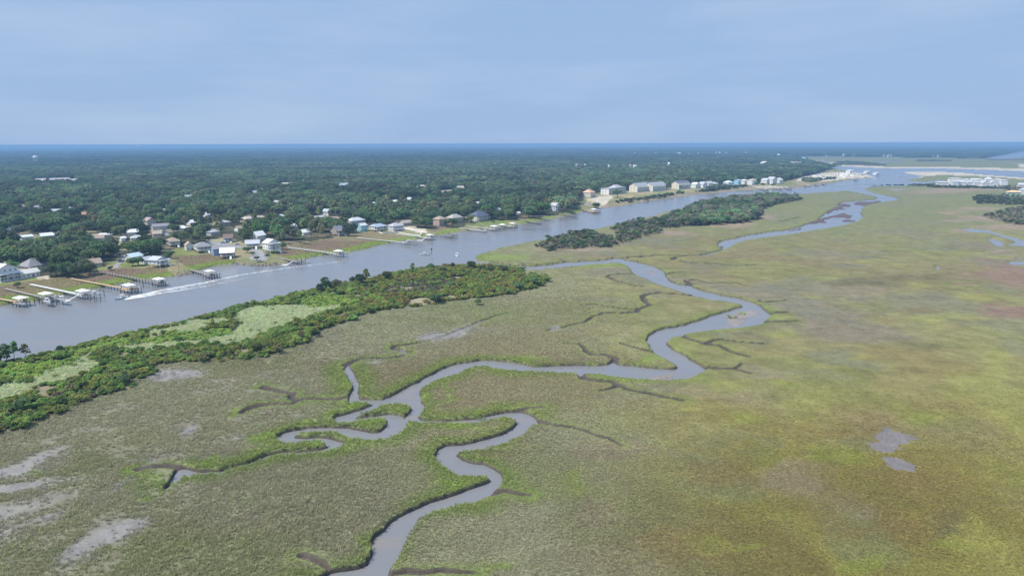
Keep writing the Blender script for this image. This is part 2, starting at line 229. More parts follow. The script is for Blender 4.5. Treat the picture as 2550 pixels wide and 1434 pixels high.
# --- heights
n3 = fbm(X, Y, 3.0, 31, 2); n12 = fbm(X, Y, 12, 32, 3); n60 = fbm(X, Y, 60, 33, 4); n200 = fbm(X, Y, 180, 34, 4); n25 = fbm(X, Y, 25, 35, 3)
up_ = np.where(mMain & ~mHi, 1.6, 0.0); up_ = np.where(mHi, 0.15, up_); up_ = np.where(mIsl, 0.9+1.0*n25, up_); up_ = np.where(mHum, 0.5, up_); up_ = np.where(mSand & ~mMain, 0.7, up_)
up_ = np.where(mBare, -0.22, up_); up_ = np.where(mMudP, -0.18, up_)
def blur(a, n):
    for _ in range(2):
        for ax in (0, 1):
            c_ = np.cumsum(np.concatenate([np.repeat(np.take(a, [0], ax), n+1, ax), a, np.repeat(np.take(a, [-1], ax), n, ax)], ax), ax)
            a = (np.take(c_, range(2*n+1, c_.shape[ax]), ax)-np.take(c_, range(0, c_.shape[ax]-2*n-1), ax))/(2*n+1)
    return a
up_ = blur(up_, 5)
Z = up_*sstep(0.5, 9, w_river) + 0.14 + 0.25*(n12-.5) + 0.16*(n3-.5)
Z = np.where(mAsp, 1.55, Z)
soft = np.where(mSand | mHi, 4.0, 1.0)
Z = -1.75 + (Z+1.75)*sstep(-0.9*soft, 0.35*soft, w_river)
Z = -1.7 + (Z+1.7)*sstep(-0.9, 0.35, d_side)
bed = -0.85
Z = np.minimum(Z, bed + (Z-bed)*sstep(-0.8, 0.4, d_dit))
Z = -1.6 + (Z+1.6)*sstep(-2, 1.0, w_pond)
Z = np.where(mBar & (w_river < 0.3), -0.955+0.07*(n12-.4)+.03*n3, Z)
Z = np.where(mBank & (w_river < 0.3), -0.72+0.3*n12, Z)
# --- vegetation colour (linear base colours of the plants themselves)
def mixc_(a, b, t): return a + (np.asarray(b)-a)*t[..., None]
GREY = np.array([.198,.195,.124]); OLIVE = np.array([.172,.184,.090]); YEL = np.array([.215,.215,.075]); BRN = np.array([.172,.138,.066]); MAUV = np.array([.190,.165,.115]); PALE = np.array([.215,.220,.130])
BRITE = np.array([.150,.200,.048]); RED = np.array([.205,.140,.104]); MUD = np.array([.072,.058,.047]); MUDL = np.array([.240,.225,.218]); SANDC = np.array([.47,.42,.34])
col = np.zeros(X.shape+(3,)); col[:] = GREY
col = mixc_(col, OLIVE, sstep(.42, .62, n60)*.8)
col = mixc_(col, PALE, sstep(.52, .72, fbm(X, Y, 35, 41))*.55)
col = mixc_(col, BRN, sstep(.52, .70, fbm(X, Y, 90, 42))*.45)
# the open marsh to the right of the creek is yellower and browner
rt = sstep(1150, 1750, PX-(PY-900)*.35+120*(n200-.5)*2)
a1 = fbm(X, Y*.8, 42, 51, 5); a2 = fbm(X, Y*.8, 55, 52, 5); a3 = fbm(X, Y*.8, 34, 53, 5); a4 = fbm(X, Y, 80, 54, 4)
colr = np.zeros_like(col); colr[:] = np.array([.210,.192,.080])
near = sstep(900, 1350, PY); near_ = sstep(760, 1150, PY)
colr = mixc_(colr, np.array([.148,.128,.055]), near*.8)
colr = mixc_(colr, BRN, sstep(.47, .66, a2)*.5)
colr = mixc_(colr, MAUV, sstep(.50, .64, a4)*.6)
colr = mixc_(colr, np.array([.170,.176,.060]), sstep(.50, .64, a1)*.65)
colr = mixc_(colr, YEL, sstep(.55, .70, a3)*.6)
colr = mixc_(colr, np.array([.158,.162,.100]), sstep(.55, .70, fbm(X, Y, 28, 56))*.6)
colr = mixc_(colr, YEL*1.05, sstep(2250, 2650, PX+80*(a1-.5)+.25*(PY-900))*.35)
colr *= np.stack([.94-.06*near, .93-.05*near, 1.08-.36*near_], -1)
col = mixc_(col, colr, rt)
# far marsh: greener and paler
fg = sstep(640, 540, PY)*(1-mMain)
col = mixc_(col, np.array([.165,.185,.085]), fg*.55)
def blob(c, lst, k=.9):
    global col
    for (cx, cy_, rx, ry) in lst:
        r = np.hypot((SX_-cx)/rx, (SY_-cy_)/ry)+.9*(a1-.5)+.35*(n12-.5)
        col = mixc_(col, c, sstep(1.35, .35, r)*k)
blob(np.array([.235,.240,.070]), [(2425,628,50,4),(2295,707,40,8),(2130,892,32,18),(2440,945,80,30),(2440,1330,120,45),(2060,690,50,8),(1935,787,45,8),(2040,745,30,5),(2190,652,40,5),(2230,660,30,4),(1690,1015,40,10),(1820,960,60,18),(1960,830,50,12),(2500,640,50,5),(2420,740,70,10),(2320,790,90,12),(2500,900,50,25)], .5)
blob(np.array([.185,.220,.045]), [(1465,1207,55,22),(2290,1055,70,22),(1870,1040,60,16),(2130,1155,70,25),(1960,960,35,14),(1780,1340,60,16),(2120,1380,60,25),(2330,1340,60,30)], .42)
blob(BRN*np.array([1.0,.95,.8]), [(2330,930,90,30),(2210,880,110,22),(2120,1060,140,40),(2350,1010,120,22),(1680,1350,110,40),(2150,1270,90,35),(2310,1180,110,45),(2000,1290,90,30),(2200,790,60,10),(2280,770,70,8),(1880,850,70,16),(1750,1180,80,30)], .42)
blob(np.array([.200,.170,.118]), [(2070,640,70,12),(2110,715,90,20),(2150,725,60,14),(2050,625,50,8),(1900,930,80,20),(1550,1130,110,40),(1980,1200,140,50),(1480,1260,90,35),(1700,830,60,12)], .6)
blob(np.array([.115,.105,.055]), [(2170,700,90,18),(2290,690,70,10),(2120,705,60,12),(2330,860,60,12),(2360,1290,90,30)], .5)
blob(RED, [(2500,685,75,28),(2545,705,60,22),(2400,663,20,3),(2460,648,28,6),(2420,708,25,5),(2530,780,70,13),(2450,762,30,4),(2445,732,18,4),(2550,740,15,5),(2545,815,12,4)], .95)
blob(np.array([.27,.205,.155]), [(2480,545,90,10),(2400,575,40,6),(2330,478,90,5),(2440,520,70,5),(2500,566,80,8),(2380,550,60,4),(2360,530,50,4),(2520,625,40,4),(1450,622,110,7),(1650,580,80,6),(1900,540,35,9),(1820,555,60,7),(1780,562,80,5),(1620,535,45,6),(2420,472,110,5)], .75)
# tall bright cordgrass along the creek banks
cd = np.minimum(np.minimum(w_crk, d_side), np.minimum(d_dit*1.6+1.0, np.where(mMain, BIG, w_riv*.6)))
br = sstep(8.5, 0.0, cd + 12*(n25-.47) + 4*(n12-.5))*.8
br *= np.where(mIsl | mHum, 0, 1)
col = mixc_(col, mixc_(np.broadcast_to(BRITE, col.shape), np.array([.150,.185,.045]), rt*.6), br*(.9-.25*rt)*(0.55+.45*sstep(560, 760, PY)))
blob(BRITE*1.15, [(895,1355,26,20),(900,1030,45,12),(960,1012,60,10),(870,1045,36,12),(985,1052,30,9),(1085,1012,22,12),(1100,1018,32,9),(1065,985,18,22),(790,1072,70,6),(1240,1048,45,9),(1190,1072,60,9),(1130,1185,70,15),(1170,1190,40,8),(1650,895,35,12),(1590,905,60,6),(595,1028,26,10),(680,1085,40,14),(410,1200,30,12),(570,1155,26,9),(130,1165,28,10),(390,1260,20,8),(365,1180,18,8),(1200,1420,50,10),(20,1410,40,16),(780,1100,40,6),(1450,905,60,5),(1350,895,50,7),(870,960,12,24),(1535,935,80,5),(1500,660,60,6),(1250,640,60,10),(1880,775,40,6)], .7)
# mainland fringe marsh: brown needlerush behind, cordgrass in front
nd = sstep(.35, .65, n25)
him = np.zeros_like(col); him[:] = np.array([.185,.145,.100]); him = mixc_(him, np.array([.20,.185,.085]), nd*.6)
him = mixc_(him, np.array([.165,.215,.050]), sstep(17, 8, w_riv+8*(n25-.5)))
him = np.where(((PX > 1480) & (PY < 520))[..., None], np.array([.24,.205,.135])+.06*(n25-.5)[..., None], him)
col = np.where(mHi[..., None], him, col)
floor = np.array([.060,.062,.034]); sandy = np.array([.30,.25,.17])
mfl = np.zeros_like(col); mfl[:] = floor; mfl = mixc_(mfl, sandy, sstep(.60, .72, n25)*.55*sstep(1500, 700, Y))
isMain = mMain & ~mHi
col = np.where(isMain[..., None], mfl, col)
lots = isMain & ~mForest
lot = np.zeros_like(col); lot[:] = np.array([.175,.185,.085]); lot = mixc_(lot, np.array([.27,.235,.14]), sstep(.45, .65, n25))
col = np.where(lots[..., None], lot, col)
lw = np.zeros_like(col); lw[:] = np.array([.150,.195,.060]); lw = mixc_(lw, np.array([.24,.215,.115]), sstep(.45, .7, n12)*.7)
lw = np.where(((PX > 250) & (PX < 480))[..., None], lw*np.array([1.15,1.0,1.1]), lw)
lw = np.where((PX > 1440)[..., None], mixc_(np.broadcast_to(np.array([.20,.225,.10]), lw.shape), np.array([.33,.26,.155]), sstep(.42,.6,n25)), lw)
col = np.where((mLawn & ~mHi)[..., None], lw, col)
col = np.where((mFld & ~mAsp)[..., None], np.array([.27,.245,.145])+.10*(n12-.5)[..., None], col)
isl = np.zeros_like(col); isl[:] = np.array([.115,.105,.055]); isl = mixc_(isl, np.array([.32,.27,.19]), sstep(.60, .72, n12)*.6)
isl = np.where(mLime[..., None], np.array([.10,.15,.035]), isl)
isl = np.where(mMead[..., None], np.array([.27,.29,.165])+.08*(n12-.5)[..., None], isl)
col = np.where(mIsl[..., None], isl, col)
col = np.where(mHum[..., None] & ~mMain[..., None], np.array([.15,.125,.08])+.05*(n12-.5)[..., None], col)
col = np.where((mSand & mIsl)[..., None], np.array([.30,.26,.185])*(0.85+.3*n12)[..., None], col)
col = np.where((mSand & ~mIsl)[..., None], SANDC*(0.85+.3*n12)[..., None], col)
col = np.where(mAsp[..., None], np.array([.27,.27,.28])*(0.9+.2*n12)[..., None], col)
# edge of the island: a pale wrack line
wet = np.zeros(X.shape)
mud = np.maximum(sstep(.15, -.15, Z+0.20)*(creekD < 3.0), np.maximum(sstep(.8, .3, d_dit)*.92, sstep(.25, -.05, np.minimum(w_crk, d_side))))
col = mixc_(col, MUD, np.clip(mud, 0, 1)); wet = np.maximum(wet, np.clip(mud, 0, 1)*.3)
shore = sstep(-.35, -.75, Z)*(w_river < 6)*(~mSand)
col = mixc_(col, np.where((w_riv < 6)[..., None], np.array([.20,.165,.13]), MUD), shore*np.where(w_riv < 8, .9, .2)); wet = np.maximum(wet, shore*.6)
bm = mBare & ~mMain; bareF = np.where(mMain, 0, bareF)
col = mixc_(col, MUDL*(.9), bareF*.9); wet = np.maximum(wet, bareF*.6)
col = np.where(mMudP[..., None], np.array([.165,.140,.125]), col); wet = np.where(mMudP, .85, wet)
bar = mBar & (w_river < .3); col = np.where(bar[..., None], np.array([.245,.20,.165])*(.85+.3*n12)[..., None], col); wet = np.where(bar, .9, wet)
bk = mBank & (w_river < .3); col = np.where(bk[..., None], np.array([.105,.068,.062]), col); wet = np.where(bk, .5, wet)
col = np.clip(col, 0.01, .9)
# vegetation cover of the marsh
marsh = (~mMain | mHi) & ~mSand & ~mAsp & ~mIsl & ~mHum & ~bm & ~mMudP & ~bar & ~bk & (w_river > .12) & (d_side > .2) & (d_dit > .75) & (w_pond > 1)
cover = marsh.astype(float)
gap = sstep(.50, .62, fbm(X, Y, 9, 61, 3)*.6+n60*.4)
patchy = sstep(900, 500, PX+.9*(PY-1100))*sstep(700, 900, PY)
cover *= 1-.75*gap*patchy
cover = np.where(bareF > 0, np.maximum(cover*(1-bareF), .35*(1-bareF*.6)*sstep(.45, .6, fbm(X, Y, 5, 63, 3))*(~mIsl)), cover)
# exposed mud between the sparser plants
col_ground = col.copy()
gm = marsh*np.clip(.05+.5*gap*patchy, 0, 1)*sstep(600, 250, Y)*(1-.9*rt)
col_ground = mixc_(col_ground, np.array([.165,.145,.125]), gm)
cover *= np.where(mHi, 1, 1-sstep(330, 560, Y+60*(n60-.5)-160*br))*(1-sstep(.45, .95, rt)*sstep(150, 260, Y))
n2 = fbm(X, Y, 2.6, 36, 2); shag = sstep(1250, 800, PX+.2*(PY-1000))*sstep(700, 900, PY)
tall = np.where(mHi, .40, (.27+.22*n25)*(.55+.9*n2)*(1+.75*shag))*(1-.45*rt) + .22*br*(1-.6*rt)
tall = tall*(1-.55*sstep(5, .6, d_dit))
bankfar = np.clip(br, 0, 1)
def samp(A, x, y):
    iu = np.clip(((x/y+UMAX)/(2*UMAX)*(NU-1)+.5).astype(int), 0, NU-1); iv = np.clip(((H/y-VMIN)/(VMAX-VMIN)*(NV-1)+.5).astype(int), 0, NV-1)
    return A[iv, iu]
# ------------------------------------------------------------------ materials
MATS = {}
def newmat(name):
    m = bpy.data.materials.new(name); m.use_nodes = True; t = m.node_tree; t.nodes.clear()
    o = t.nodes.new('ShaderNodeOutputMaterial'); return m, t, o
def flat(name, c, rough=.7, var=.12, scale=.6, metal=0.0, spec=.3):
    if name in MATS: return MATS[name]
    m, t, o = newmat(name); b = t.nodes.new('ShaderNodeBsdfPrincipled')
    b.inputs['Roughness'].default_value = rough; b.inputs['Metallic'].default_value = metal; b.inputs['Specular IOR Level'].default_value = spec
    n = t.nodes.new('ShaderNodeTexNoise'); n.inputs['Scale'].default_value = scale; n.inputs['Detail'].default_value = 4
    g = t.nodes.new('ShaderNodeNewGeometry'); t.links.new(g.outputs['Position'], n.inputs['Vector'])
    r = t.nodes.new('ShaderNodeMapRange'); r.inputs[1].default_value = .25; r.inputs[2].default_value = .75; r.inputs[3].default_value = 1-var; r.inputs[4].default_value = 1+var
    t.links.new(n.outputs['Fac'], r.inputs[0])
    v = t.nodes.new('ShaderNodeVectorMath'); v.operation = 'SCALE'; v.inputs[0].default_value = c
    t.links.new(r.outputs[0], v.inputs['Scale']); t.links.new(v.outputs[0], b.inputs['Base Color']); t.links.new(b.outputs[0], o.inputs[0])
    MATS[name] = m; return m
def plantmat(name, transl=.28, lo=.62, hi=1.38, hue=.0):
    m, t, o = newmat(name); N = t.nodes.new; L = t.links.new
    a = N('ShaderNodeAttribute'); a.attribute_type = 'INSTANCER'; a.attribute_name = 'col'
    g = N('ShaderNodeNewGeometry'); r = N('ShaderNodeMapRange'); r.inputs[3].default_value = lo; r.inputs[4].default_value = hi; L(g.outputs['Random Per Island'], r.inputs[0])
    v = N('ShaderNodeVectorMath'); v.operation = 'SCALE'; L(a.outputs['Color'], v.inputs[0]); L(r.outputs[0], v.inputs['Scale'])
    b = N('ShaderNodeBsdfDiffuse'); tr = N('ShaderNodeBsdfTranslucent'); mx = N('ShaderNodeMixShader'); mx.inputs[0].default_value = transl
    L(v.outputs[0], b.inputs[0]); L(v.outputs[0], tr.inputs[0]); L(b.outputs[0], mx.inputs[1]); L(tr.outputs[0], mx.inputs[2])
    L(mx.outputs[0], o.inputs[0]); return m
def groundmat():
    m, t, o = newmat('ground_cover'); N = t.nodes.new; L = t.links.new
    a = N('ShaderNodeAttribute'); a.attribute_name = 'col'; wt = N('ShaderNodeAttribute'); wt.attribute_name = 'wet'
    g = N('ShaderNodeNewGeometry')
    def noi(sc, det, rough=.6):
        n = N('ShaderNodeTexNoise'); n.inputs['Scale'].default_value = sc; n.inputs['Detail'].default_value = det; n.inputs['Roughness'].default_value = rough; L(g.outputs['Position'], n.inputs['Vector']); return n
    def rng_(n, lo, hi):
        r = N('ShaderNodeMapRange'); r.inputs[1].default_value = .3; r.inputs[2].default_value = .7; r.inputs[3].default_value = lo; r.inputs[4].default_value = hi; L(n.outputs['Fac'], r.inputs[0]); return r
    r1 = rng_(noi(1.1, 3), .80, 1.2); r2 = rng_(noi(.09, 5), .80, 1.2); r3 = rng_(noi(.25, 4), .86, 1.14)
    m1 = N('ShaderNodeMath'); m1.operation = 'MULTIPLY'; L(r1.outputs[0], m1.inputs[0]); L(r2.outputs[0], m1.inputs[1])
    m2 = N('ShaderNodeMath'); m2.operation = 'MULTIPLY'; L(m1.outputs[0], m2.inputs[0]); L(r3.outputs[0], m2.inputs[1])
    v = N('ShaderNodeVectorMath'); v.operation = 'SCALE'; L(a.outputs['Color'], v.inputs[0]); L(m2.outputs[0], v.inputs['Scale'])
    b = N('ShaderNodeBsdfPrincipled'); L(v.outputs[0], b.inputs['Base Color'])
    ro = N('ShaderNodeMapRange'); ro.inputs[3].default_value = .95; ro.inputs[4].default_value = .22; L(wt.outputs['Fac'], ro.inputs[0]); L(ro.outputs[0], b.inputs['Roughness'])
    sp = N('ShaderNodeMapRange'); sp.inputs[3].default_value = .05; sp.inputs[4].default_value = .5; L(wt.outputs['Fac'], sp.inputs[0]); L(sp.outputs[0], b.inputs['Specular IOR Level'])
    bp = N('ShaderNodeBump'); bp.inputs['Strength'].default_value = .35; bp.inputs['Distance'].default_value = .5
    L(m2.outputs[0], bp.inputs['Height']); L(bp.outputs[0], b.inputs['Normal'])
    L(b.outputs[0], o.inputs[0]); return m
def watermat():
    m, t, o = newmat('tidal_water'); N = t.nodes.new; L = t.links.new
    g = N('ShaderNodeNewGeometry')
    mp = N('ShaderNodeMapping'); mp.inputs['Rotation'].default_value = (0, 0, .5); mp.inputs['Scale'].default_value = (.55, 1.3, 1); L(g.outputs['Position'], mp.inputs[0])
    n = N('ShaderNodeTexNoise'); n.inputs['Scale'].default_value = .8; n.inputs['Detail'].default_value = 5; L(mp.outputs[0], n.inputs['Vector'])
    n2 = N('ShaderNodeTexNoise'); n2.inputs['Scale'].default_value = .022; n2.inputs['Detail'].default_value = 5; n2.inputs['Distortion'].default_value = .4; L(mp.outputs[0], n2.inputs['Vector'])
    cr = N('ShaderNodeMix'); cr.data_type = 'RGBA'; cr.inputs[6].default_value = (.160, .165, .180, 1); cr.inputs[7].default_value = (.205, .207, .218, 1); L(n2.outputs['Fac'], cr.inputs[0])
    n4 = N('ShaderNodeTexNoise'); n4.inputs['Scale'].default_value = .10; n4.inputs['Detail'].default_value = 5; n4.inputs['Distortion'].default_value = .8; L(mp.outputs[0], n4.inputs['Vector'])
    s4 = N('ShaderNodeMapRange'); s4.inputs[1].default_value = .52; s4.inputs[2].default_value = .72; s4.inputs[4].default_value = .7; L(n4.outputs['Fac'], s4.inputs[0])
    c4 = N('ShaderNodeMix'); c4.data_type = 'RGBA'; c4.inputs[7].default_value = (.225, .195, .175, 1); L(s4.outputs[0], c4.inputs[0]); L(cr.outputs[2], c4.inputs[6])
    b = N('ShaderNodeBsdfPrincipled'); L(c4.outputs[2], b.inputs['Base Color']); b.inputs['IOR'].default_value = 1.33
    rr = N('ShaderNodeMapRange'); rr.inputs[1].default_value = .35; rr.inputs[2].default_value = .65; rr.inputs[3].default_value = .10; rr.inputs[4].default_value = .26; L(n2.outputs['Fac'], rr.inputs[0]); L(rr.outputs[0], b.inputs['Roughness'])
    bp = N('ShaderNodeBump'); bp.inputs['Strength'].default_value = .16; bp.inputs['Distance'].default_value = .4; L(n.outputs['Fac'], bp.inputs['Height']); L(bp.outputs[0], b.inputs['Normal'])
    L(b.outputs[0], o.inputs[0]); return m
# ------------------------------------------------------------------ object helpers
def mesh_from(name, v, f, mats=(), smooth=False, midx=None):
    me = bpy.data.meshes.new(name); me.from_pydata([tuple(map(float, p)) for p in v], [], [tuple(int(i) for i in q) for q in f])
    for m in mats: me.materials.append(m)
    if midx is not None: me.polygons.foreach_set('material_index', np.asarray(midx, np.int32))
    if smooth: me.polygons.foreach_set('use_smooth', np.ones(len(me.polygons), bool))
    me.update(); return me
def link(name, me, parent=None, loc=None, rz=0.0, scale=None):
    o = bpy.data.objects.new(name, me); C.objects.link(o)
    if parent is not None: o.parent = parent
    if loc is not None: o.location = loc
    if rz: o.rotation_euler = (0, 0, rz)
    if scale is not None: o.scale = scale
    return o
def tag(o, label=None, cat=None, group=None, kind=None):
    if label: o['label'] = label
    if cat: o['category'] = cat
    if group: o['group'] = group
    if kind: o['kind'] = kind
    return o
def gridmesh(name, X, Y, Z):
    nv, nu = X.shape; me = bpy.data.meshes.new(name)
    co = np.stack([X, Y, Z], -1).reshape(-1, 3).astype(np.float32)
    idx = np.arange(nv*nu).reshape(nv, nu)
    q = np.stack([idx[:-1, :-1], idx[:-1, 1:], idx[1:, 1:], idx[1:, :-1]], -1).reshape(-1, 4)
    q = q[:, ::-1]
    me.vertices.add(len(co)); me.vertices.foreach_set('co', co.ravel())
    me.loops.add(q.size); me.loops.foreach_set('vertex_index', q.ravel().astype(np.int32))
    me.polygons.add(len(q)); me.polygons.foreach_set('loop_start', np.arange(0, q.size, 4, dtype=np.int32)); me.polygons.foreach_set('loop_total', np.full(len(q), 4, np.int32))
    me.polygons.foreach_set('use_smooth', np.ones(len(q), bool))
    me.update(calc_edges=True); return me
def setcol(me, name, c):
    a = me.attributes.new(name, 'FLOAT_COLOR', 'POINT'); d = np.ones((len(me.vertices), 4), np.float32); d[:, :3] = c.reshape(-1, 3); a.data.foreach_set('color', d.ravel())
def setflt(me, name, c):
    a = me.attributes.new(name, 'FLOAT', 'POINT'); a.data.foreach_set('value', c.reshape(-1).astype(np.float32))
gme = gridmesh('ground', X, Y, Z); setcol(gme, 'col', col_ground); setflt(gme, 'wet', wet); gme.materials.append(groundmat())
ground = link('ground', gme); tag(ground, 'salt marsh flats, creek banks, islands and wooded mainland ground', kind='structure')
R = 90000.0
wme = mesh_from('river_water', [(-R, -2000, -1), (R, -2000, -1), (R, R, -1), (-R, R, -1)], [(0, 1, 2, 3)], [watermat()])
water = link('river_water', wme); tag(water, 'calm blue-grey tidal river and creek water', kind='structure')
# ------------------------------------------------------------------ plants
LEAF = plantmat('leaf_foliage', .38, .62, 1.38); BLADE = plantmat('marsh_grass_blade', .45, .75, 1.25)
BARK = flat('bark', (.115,.095,.075), .9, .3, 3)
def quads(cen, nrm, size, asp=1.0, r=None):
    r = r or np.random.default_rng(1)
    n = len(cen); nrm = nrm/np.linalg.norm(nrm, axis=1, keepdims=True)
    t = np.cross(nrm, r.normal(size=(n, 3))); t /= np.linalg.norm(t, axis=1, keepdims=True); b = np.cross(nrm, t)
    s = np.broadcast_to(np.asarray(size, float).reshape(-1, 1), (n, 1))
    k = [cen-t*s-b*s*asp*.7, cen+t*s*.8-b*s*asp, cen+t*s+b*s*asp*.8, cen-t*s*.7+b*s*asp]
    v = np.stack(k, 1).reshape(-1, 3); f = np.arange(4*n).reshape(n, 4); return v, f
def crown(seed, w, h, base, lobes, per, leaf, shape='dome', flat_=.75):
    r = np.random.default_rng(seed); cs = []; ns = []; ss = []
    for k in range(lobes):
        if shape == 'dome':
            a = r.uniform(0, 6.283); q = math.sqrt(r.uniform(0, 1))*.72; zz = base+(h-base)*(0.25+.62*r.uniform(0, 1)*(1-q*q*.75))
            c = np.array([math.cos(a)*q*w/2, math.sin(a)*q*w/2, zz]); rr = w*r.uniform(.17, .27); rz = rr*flat_
        elif shape == 'pine':
            q = (k+.5)/lobes; a = r.uniform(0, 6.283); zz = base+(h-base)*q; rad_ = w/2*(1-q*q*.8)*r.uniform(.25, .8)
            c = np.array([math.cos(a)*rad_, math.sin(a)*rad_, zz]); rr = w*r.uniform(.13, .22); rz = rr*.5
        else:
            q = (k+.5)/lobes; a = r.uniform(0, 6.283); zz = base+(h-base)*q*.95; rad_ = w/2*(1-q)*.75
            c = np.array([math.cos(a)*rad_, math.sin(a)*rad_, zz]); rr = w*(.36-.22*q); rz = rr*1.0
        d = r.normal(size=(per, 3)); d /= np.linalg.norm(d, axis=1, keepdims=True); d[:, 2] = np.where(d[:, 2] < -.35, -d[:, 2], d[:, 2])
        rr_ = r.uniform(.72, 1.08, (per, 1)); p = c+d*np.array([rr, rr, rz])*rr_
        cs.append(p); ns.append(d+.55*r.normal(size=(per, 3))+np.array([0, 0, .35])); ss.append(leaf*r.uniform(.6, 1.25, per))
    return quads(np.concatenate(cs), np.concatenate(ns), np.concatenate(ss), 1.0, r)
def tube(pts_, rads, sides=6):
    v = []; f = []
    for k, (p, rr) in enumerate(zip(pts_, rads)):
        for s in range(sides):
            a = 6.2832*s/sides; v.append((p[0]+rr*math.cos(a), p[1]+rr*math.sin(a), p[2]))
    for k in range(len(pts_)-1):
        for s in range(sides):
            f.append((k*sides+s, k*sides+(s+1) % sides, (k+1)*sides+(s+1) % sides, (k+1)*sides+s))
    return v, f
def trunkmesh(name, seed, h, r, limbs, spread):
    q = random.Random(seed); V = []; Fc = []
    def add(v, f):
        o = len(V); V.extend(v); Fc.extend([tuple(i+o for i in a) for a in f])
    add(*tube([(0, 0, -.6), (0, 0, .2), (q.uniform(-.2, .2), q.uniform(-.2, .2), h*.5), (q.uniform(-.3, .3), q.uniform(-.3, .3), h)], [r*1.5, r*1.15, r*.8, r*.35]))
    for k in range(limbs):
        a = 6.283*k/limbs+q.uniform(-.5, .5); z = h*q.uniform(.35, .75); s = spread*q.uniform(.7, 1.1)
        add(*tube([(0, 0, z), (math.cos(a)*s*.5, math.sin(a)*s*.5, z+s*.35), (math.cos(a)*s, math.sin(a)*s, z+s*.55)], [r*.55, r*.38, r*.15], 5))
    return mesh_from(name, V, Fc, [BARK])
def crownmesh(name, *a, **k):
    v, f = crown(*a, **k); return mesh_from(name, v, f, [LEAF])
# (crown mesh, trunk mesh, nominal height) for each kind, unit = metres
OAK = [(crownmesh('oak_crown', 11+i, 12, 10, 2.6, 20, 44, .50, 'dome', .7), trunkmesh('oak_trunk', i, 6.5, .38, 5, 3.6), 10) for i in range(4)]
PINE = [(crownmesh('pine_crown', 31+i, 10.5, 16, 7.0, 17, 40, .50, 'pine'), trunkmesh('pine_trunk', 20+i, 16, .24, 6, 2.2), 17) for i in range(3)]
CEDAR = [(crownmesh('cedar_crown', 51+i, 7.0, 7.5, .5, 14, 46, .36, 'dome', .95), trunkmesh('cedar_trunk', 40+i, 5, .2, 3, 1.2), 8) for i in range(2)]
SHRUB = [crownmesh('shrub_foliage', 71+i, 4.2, 3.0, .2, 13, 46, .25, 'dome', .8) for i in range(4)]
LOWB = [crownmesh('low_bush_foliage', 81+i, 3.4, 1.5, .05, 12, 40, .20, 'dome', .6) for i in range(2)]
def deadmesh(seed):
    q = random.Random(seed); V = []; Fc = []
    for k in range(26):
        a = q.uniform(0, 6.28); s = q.uniform(.5, 1.9); z = q.uniform(1.2, 2.6); o = len(V)
        v, f = tube([(0, 0, 0), (math.cos(a)*s*.5, math.sin(a)*s*.5, z*.55), (math.cos(a+.3)*s, math.sin(a+.3)*s, z)], [.09, .07, .03], 3); V += v; Fc += [tuple(i+o for i in t_) for t_ in f]
    return mesh_from('dead_shrub_branches', V, Fc, [LEAF])
DEAD = [deadmesh(5), deadmesh(6)]
def grove(name, seed, n, size, hh):
    r = np.random.default_rng(seed); vs = []; fs = []; o = 0
    for k in range(n):
        a = r.uniform(-size/2, size/2, 2); h = hh*r.uniform(.7, 1.15); w_ = r.uniform(8, 13)
        v, f = crown(seed*100+k, w_, h, h*.35, 7, 9, 1.5, 'dome', .7); v = v+np.array([a[0], a[1], 0]); vs.append(v); fs.append(f+o); o += len(v)
    return mesh_from(name, np.concatenate(vs), np.concatenate(fs), [LEAF])
def tuft(seed, n=16, rad_=.42, h=1.0, wd=.055):
    r = np.random.default_rng(seed); V = []; Fc = []
    for k in range(n):
        a = r.uniform(0, 6.283); q = math.sqrt(r.uniform())*rad_; x, y = math.cos(a)*q, math.sin(a)*q
        b = r.uniform(0, 6.283); tx, ty = math.cos(b), math.sin(b); hh = h*r.uniform(.6, 1.1); le = r.uniform(.15, .75)*hh; c = a+r.uniform(-.8, .8); w_ = wd*r.uniform(.7, 1.4)
        o = len(V); mx, my = x+math.cos(c)*le*.35, y+math.sin(c)*le*.35; ex, ey = x+math.cos(c)*le, y+math.sin(c)*le
        V += [(x-tx*w_, y-ty*w_, -.1), (x+tx*w_, y+ty*w_, -.1), (mx+tx*w_*1.1, my+ty*w_*1.1, hh*.6), (mx-tx*w_*1.1, my-ty*w_*1.1, hh*.6), (ex, ey, hh)]
        Fc += [(o, o+1, o+2, o+3), (o+3, o+2, o+4)]
    return mesh_from('cordgrass_tuft', V, Fc, [BLADE])
TUFT = [tuft(91+i) for i in range(3)]
